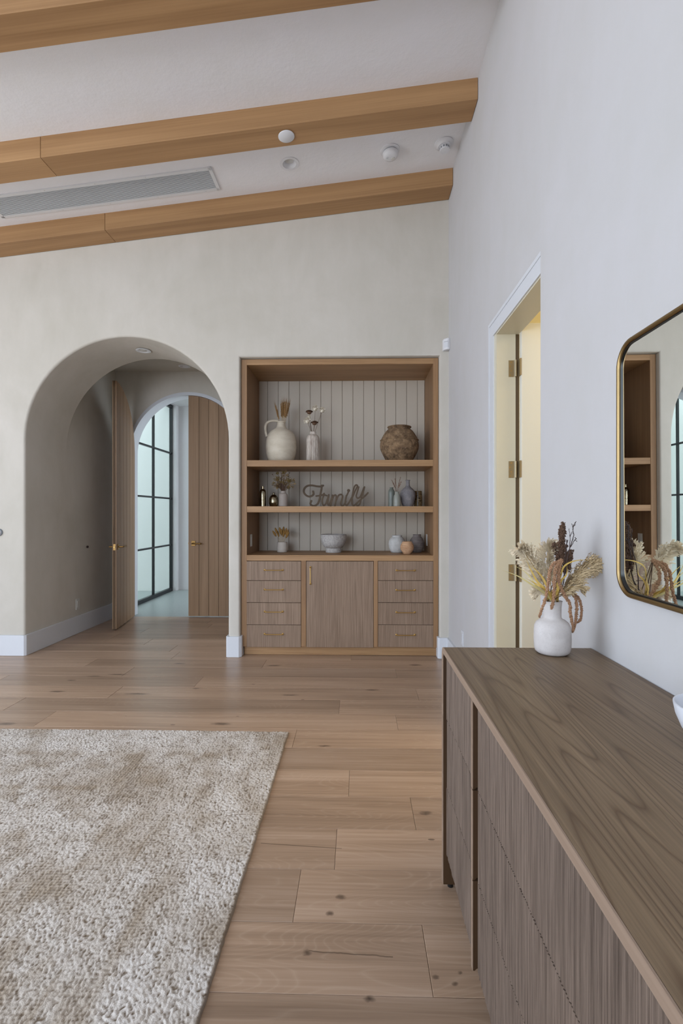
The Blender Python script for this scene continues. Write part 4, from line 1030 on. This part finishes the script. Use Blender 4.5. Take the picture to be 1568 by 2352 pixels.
# round flowers
def flower(name, label, top_, base_, mat, r, petals=26, flat=False, grp=None):
    T = thing(name, label, 'dried flower', base_[:], grp); u = (top_ - base_)
    obj('stem', MB().tube(bez([base_ - u * .2, base_ + u * .5 + rv(.002), top_], 5), .0016, 6), 'stem_brown', T, smooth=50)
    mb = MB(); n = u.normalized()
    mb.blob(top_, r * .55, (1, 1, .7 if flat else 1), 8, 6)
    for k in range(petals):
        a = k * 2.39996; f = (k + .5) / petals; el = f * (.55 if flat else 1.15)
        d = Vector((math.cos(a) * math.sin(el * 1.9), math.sin(a) * math.sin(el * 1.9), math.cos(el * 1.9)))
        if flat: d.z *= .35
        p = top_ + d * r * .5; e = top_ + d * r * U(.9, 1.12) + Vector((0, 0, .2 * r)); s_ = d.orthogonal().normalized() * r * .28
        m_ = (p + e) / 2 + d * r * .18
        mb.add([p, m_ + s_, e, m_ - s_, m_ - d * .001], [(0, 1, 2, 3), (0, 3, 4), (0, 4, 1), (1, 4, 2), (4, 3, 2)])
    obj('flower_head', mb, mat, T)
bb_ = lambda x, d=0: Vector((c1(x, 725, d).x, Y1 + d, c1(x, 725).z))
flower('strawflower', 'white dried flower highest in the ribbed bottle', c1(1100, 325, 0), bb_(1085), 'petal', .033)
flower('strawflower', 'white dried flower leaning right from the ribbed bottle', c1(1235, 360, 0), bb_(1110), 'petal', .033)
flower('strawflower', 'white dried flower lowest left in the ribbed bottle', c1(950, 560, -.02), bb_(1020, -.01), 'petal', .037)
flower('strawflower', 'small white dried bud above the lowest left flower', c1(985, 478, -.0), bb_(1030), 'petal', .021)
flower('seed_flower', 'flat brown dried flower at upper left of the ribbed bottle', c1(990, 395, .01), bb_(1040, .01), 'brownflower', .042, 44, True)
flower('seed_flower', 'flat brown dried flower just above the ribbed bottle mouth', c1(1090, 600, -.02), bb_(1070, -.01), 'brownflower', .042, 44, True)
# middle shelf -------------------------------------------------------------
Y2 = 4.72
def c2(x, y, d=0): return at(580 + x / 5.6, 1070 + y / 5.6, Y2 + d)
vessel('bottle', 'tall narrow mercury glass bottle at the left end of the middle shelf', 'bottle', 580 + 131 / 5.6, Y2, S2,
    [(36, 0), (42, 6), (43, 100), (43, 180), (38, 205), (26, 222), (14, 232), (12, 245), (12, 256), (20, 260), (20, 263)], 'mercury', 1, crop=5.6)
vessel('bottle', 'short round mercury glass bottle on the middle shelf', 'bottle', 580 + 271 / 5.6, Y2, S2,
    [(40, 0), (52, 10), (60, 45), (61, 85), (55, 115), (40, 140), (22, 154), (12, 160), (11, 170), (15, 177), (14, 180)], 'mercury', 1, crop=5.6)
vessel('vase', 'matte light grey bottle vase with dried bouquet on the middle shelf', 'vase', 580 + 393 / 5.6, Y2, S2,
    [(50, 0), (58, 8), (59, 90), (59, 140), (56, 160), (45, 172), (35, 176), (34, 190), (35, 200), (32, 203)], 'shelf_vase', 1, crop=5.6)
random.seed(41)
T = thing('dried_bouquet', 'bushy bouquet of small olive and brown dried flowers', 'dried bouquet', c2(393, 320)[:])
mb, mf, mo, mg = MB(), MB(), MB(), MB()
bs = c2(393, 330)
for k in range(120):
    a = U(-1.25, 1.25); L = U(90, 250) * (1 - .18 * abs(a)); e = c2(393 + math.sin(a) * L * .8, 322 - max(.08, math.cos(a)) * L * 1.02, U(-.06, .05))
    mid = bs.lerp(e, .5) + Vector((0, 0, .015)) + rv(.006)
    b1 = bs + Vector((U(-.016, .016), U(-.012, .012), -.02))
    P = bez([b1, mid, e], 4); mb.tube(P, .0009, 4)
    t_ = k % 5
    if t_ in (0, 1):
        for q in range(16): mf.octa(e + rv(.011), .0026 * U(.7, 1.3))
    elif t_ == 2:
        for q in range(9): mo.octa(P[-1 - q % 5] + rv(.006), .002, 1.8)
    else: tuft(mg, e, e - mid, .03, .0018, 7)
for (fx, fy, r_) in ((322, 165, .024), (450, 180, .02), (475, 195, .018), (318, 95, .014), (400, 85, .018)):
    p = c2(fx, fy, -.05)
    for q in range(70): mf.octa(p + rv(1).normalized() * r_ * U(.6, 1), .0032)
for (fx, fy) in ((475, 90), (255, 110), (535, 190), (300, 250)): mo.blob(c2(fx, fy, -.03), .0045, (1, 1, 1), 6, 4); mb.tube([bs, c2(fx, fy, -.03)], .0008, 4)
obj('stems', mb, 'stem_brown', T, kind='stuff'); obj('olive_blossoms', mf, 'olive', T, kind='stuff'); obj('brown_seeds', mo, 'brownflower', T, kind='stuff'); obj('dry_leaves', mg, 'straw', T, kind='stuff')
# Family sign
YS = 4.80
def c5(x, y): p = at(660 + x / 7.127, 1090 + y / 7.127, YS); return (p.x, p.z)
STR = [
 ([(420, 275), (425, 320), (395, 350), (350, 360), (300, 335), (268, 285), (280, 225), (330, 185), (400, 178), (480, 192), (540, 195), (585, 180)], 31),
 ([(562, 180), (555, 240), (538, 330), (525, 400), (500, 470), (455, 508), (405, 508), (375, 478), (392, 430)], 31),
 ([(470, 352), (520, 345), (570, 335), (600, 310)], 26),
 ([(640, 345), (600, 335), (575, 390), (570, 460), (590, 505), (625, 480), (655, 400), (670, 340)], 26),
 ([(675, 330), (662, 420), (658, 480), (680, 500), (705, 440), (735, 360)], 26),
 ([(740, 340), (722, 430), (705, 520)], 26), ([(722, 430), (755, 355), (785, 335), (800, 365), (790, 440), (775, 520)], 26),
 ([(790, 440), (830, 350), (870, 325), (900, 345), (890, 410), (870, 470), (885, 508), (920, 500), (955, 440)], 27),
 ([(965, 345), (950, 420), (945, 480), (970, 505), (1005, 460), (1050, 380)], 27), ([(1000, 262), (1004, 262)], 52), ([(1000, 262), (990, 300), (970, 345)], 26),
 ([(1050, 400), (1085, 320), (1125, 230), (1145, 185), (1120, 172), (1090, 215), (1065, 330), (1052, 430), (1065, 500), (1100, 500), (1140, 460)], 27),
 ([(1165, 205), (1140, 290), (1125, 350), (1145, 385), (1185, 370), (1215, 310), (1250, 215)], 27),
 ([(1260, 205), (1235, 300), (1205, 400), (1185, 480), (1150, 515), (1130, 490), (1150, 455), (1210, 400), (1270, 350), (1315, 300)], 27)]
T = thing('family_sign', 'brown wooden cut-out sign reading Family on the middle shelf', 'sign', (c5(760, 520)[0], YS, S2))
mb = MB()
def ribbon2(mb, pts, w, y0, y1):
    P = bez([(p[0], 0, p[1]) for p in pts], 7); n = len(P); L, Rr = [], []
    if (P[0] - P[-1]).length < .005: P = P[:1]; n = 0
    for i, p in enumerate(P):
        d = (P[min(i + 1, n - 1)] - P[max(i - 1, 0)]).normalized(); s_ = Vector((-d.z, 0, d.x)) * w / 2; L.append(p + s_); Rr.append(p - s_)
    vs = [(q.x, y + (1 if y == y0 else -1) * k * 2.5e-5, q.z) for y in (y0, y1) for k in range(n) for q in (L[k], Rr[k])]; m = 2 * n; fs = []
    for k in range(n - 1):
        a = 2 * k; fs += [(a, a + 1, a + 3, a + 2), (m + a, m + a + 2, m + a + 3, m + a + 1), (a, a + 2, m + a + 2, m + a), (a + 1, m + a + 1, m + a + 3, a + 3)]
    if n: fs += [(0, m, m + 1, 1), (m - 2, m - 1, 2 * m - 1, 2 * m - 2)]; mb.add(vs, fs)
    for e_, p in enumerate((P[0], P[-1]) if n else P):
        y0, y1 = y0 + e_ * n * 2.5e-5, y1 - e_ * n * 2.5e-5; o_ = len(mb.v); mb.lathe([(w / 2 - .0001, y0 + .0004), (w / 2 - .0001, y1 - .0004)], (0, 0, 0), 14); mb.xf(Matrix.Translation((p.x, 0, p.z)) @ Matrix(((1, 0, 0, 0), (0, 0, 1, 0), (0, 1, 0, 0), (0, 0, 0, 1))), o_)
ksg = px(YS) / 7.127
for i, (pts, w) in enumerate(STR):
    q = [c5(*p) for p in pts]; q = [(a, max(b, S2 + w * ksg / 2 + .0006)) for a, b in q]
    if i == 9: q = [q[0], (q[0][0] + .001, q[0][1])]
    ribbon2(mb, q, w * ksg, YS - .012 + i * .0003, YS + .012 - i * .0002)
obj('letters', mb, 'sign', T)
# right group on the middle shelf
def vpx(name, label, cat, cx, base_, prof, mat, Yc, z, **k): return vessel(name, label, cat, 850 + cx / 9.8, Yc, z, prof, mat, 1, crop=9.8, **k)
vpx('bottle', 'taller grey green glazed bottle, leftmost of the right group', 'bottle', 477, 0, [(62, 0), (71, 8), (72, 200), (72, 320), (66, 360), (52, 388), (40, 400), (38, 412), (44, 420), (44, 432), (40, 436)], 'sage_d', 4.79, S2)
vpx('bottle', 'shorter pale sage glazed bottle holding dried sprigs', 'bottle', 601, 0, [(76, 0), (84, 8), (83, 120), (80, 200), (66, 255), (48, 285), (40, 300), (42, 312), (50, 322), (50, 332), (44, 336)], 'sage', 4.67, S2)
vpx('bottle_vase', 'grey round bodied bottle vase with a long narrow neck', 'vase', 845, 0, [(105, 0), (130, 50), (158, 140), (172, 240), (170, 310), (148, 360), (105, 405), (65, 440), (48, 470), (42, 520), (41, 570), (44, 584), (56, 588), (56, 596), (46, 600)], 'slate', 4.74, S2)
vpx('tumbler_vase', 'dark brown mottled glass vase, rightmost on the middle shelf', 'vase', 1075, 0, [(76, 0), (88, 10), (92, 120), (90, 250), (84, 330), (82, 352), (80, 356)], 'tort', 4.84, S2)
random.seed(51)
def c3(x, y, d=0): return at(850 + x / 9.8, 950 + y / 9.8, 4.67 + d)
for i, (bx_, by_, tx, ty_) in enumerate(((585, 1745, 480, 1490), (590, 1745, 555, 1460), (600, 1745, 520, 1560), (605, 1745, 685, 1430), (620, 1745, 700, 1520), (610, 1745, 650, 1560))):
    b0 = c3(bx_, by_, U(-.01, .01)); e = c3(tx, ty_, U(-.02, .02)); T = thing('dried_sprig', 'thin pinkish brown dried sprig in the pale sage bottle', 'dried sprig', b0[:], 'sprigs in the sage bottle')
    u = e - b0; obj('stalk', MB().tube([b0 - u * .3, b0 + u * .6, e], .0009, 4), 'stem_brown', T)
    mb = MB()
    for k in range(45): mb.octa(b0 + u * (.4 + .6 * k / 45) + rv(.0042), .002, 1.6)
    obj('seeds', mb, 'pink_sprig', T)
# counter ------------------------------------------------------------------
def cpx(name, label, cat, cx, prof, mat, Yc, **k): return vessel(name, label, cat, 580 + cx / 3.647, Yc, S3, prof, mat, 1, crop=3.647, **k)
YC3 = 4.80
cpx('cup', 'small cream ceramic cup of bunny tail grass on the counter', 'cup', 247, [(38, 0), (43, 6), (45, 40), (43, 75), (42, 86)], 'cream_cer', YC3 + .03)
random.seed(61)
def c4(x, y, d=0): return at(580 + x / 3.647, 1180 + y / 3.647, YC3 + .03 + d)
for i, (tx, ty_) in enumerate(((172, 150), (190, 122), (205, 150), (226, 118), (240, 135), (260, 112), (262, 150), (282, 125), (296, 140), (298, 165))):
    e = c4(tx, ty_, U(-.03, .03)); b0 = c4(247 + (tx - 247) * .3, 232, 0); u = e - b0
    T = thing('bunny_tail', 'brown dried bunny tail grass head standing in the cream cup', 'dried grass', b0[:], 'bunny tails in the cream cup')
    obj('stalk', MB().tube([b0 - Vector((0, 0, .05)), b0, b0 + u * .6], .0011, 4), 'straw', T)
    mb = MB(); mb.blob((0, 0, 0), .0115, (1, 1, 3.0), 8, 8); mb.xf(Matrix.Translation(b0 + u * .8) @ u.to_track_quat('Z', 'Y').to_matrix().to_4x4())
    obj('grass_head', mb, 'bunny', T, smooth=60)
vb = cpx('footed_bowl', 'rough grey stone bowl on a round foot, centre of the counter', 'bowl', 677, [(64, 0), (66, 4), (64, 32), (62, 38), (78, 46), (95, 70), (105, 100), (109, 130), (109, 150), (105, 152)], 'stone_bowl', YC3 + .02, n=48)
vb2 = cpx('vase', 'white rough textured round vase on the counter, left of the right group', 'vase', 1209, [(46, 0), (55, 12), (67, 45), (71, 75), (66, 102), (54, 122), (42, 130), (41, 140), (43, 144), (40, 146)], 'textured', YC3 + .01, n=48)
cpx('vase', 'dark grey horizontally ridged round vase on the counter', 'vase', 1375, [(34, 0), (44, 12)] + [(62 * math.sin(PI * (.22 + .56 * k / 24)) + (3.4 if k % 2 else 0), 14 + k * 4.6) for k in range(24)] + [(38, 128), (33, 134), (33, 144), (35, 148), (32, 150)], 'ridge_grey', YC3 + .05, n=48)
tp = cpx('ribbed_pot', 'small tan ribbed pot on stub feet in front of the grey vase', 'pot', 1293, [(32, 12), (40, 14)] + [(55 * math.sin(PI * (.25 + .5 * k / 20)) + (3.2 if k % 2 else 0), 16 + k * 4.1) for k in range(21)] + [(40, 102), (38, 104)], 'tan_pot', 4.655, n=40)
mb = MB()
for k in range(3):
    a = k * 2 * PI / 3 + .5; mb.blob((tp.location.x + .028 * math.cos(a), tp.location.y + .028 * math.sin(a), S3 + .0105), .0095, (1, 1, 1.1), 10, 8)
obj('foot', mb, 'tan_pot', tp, smooth=60)
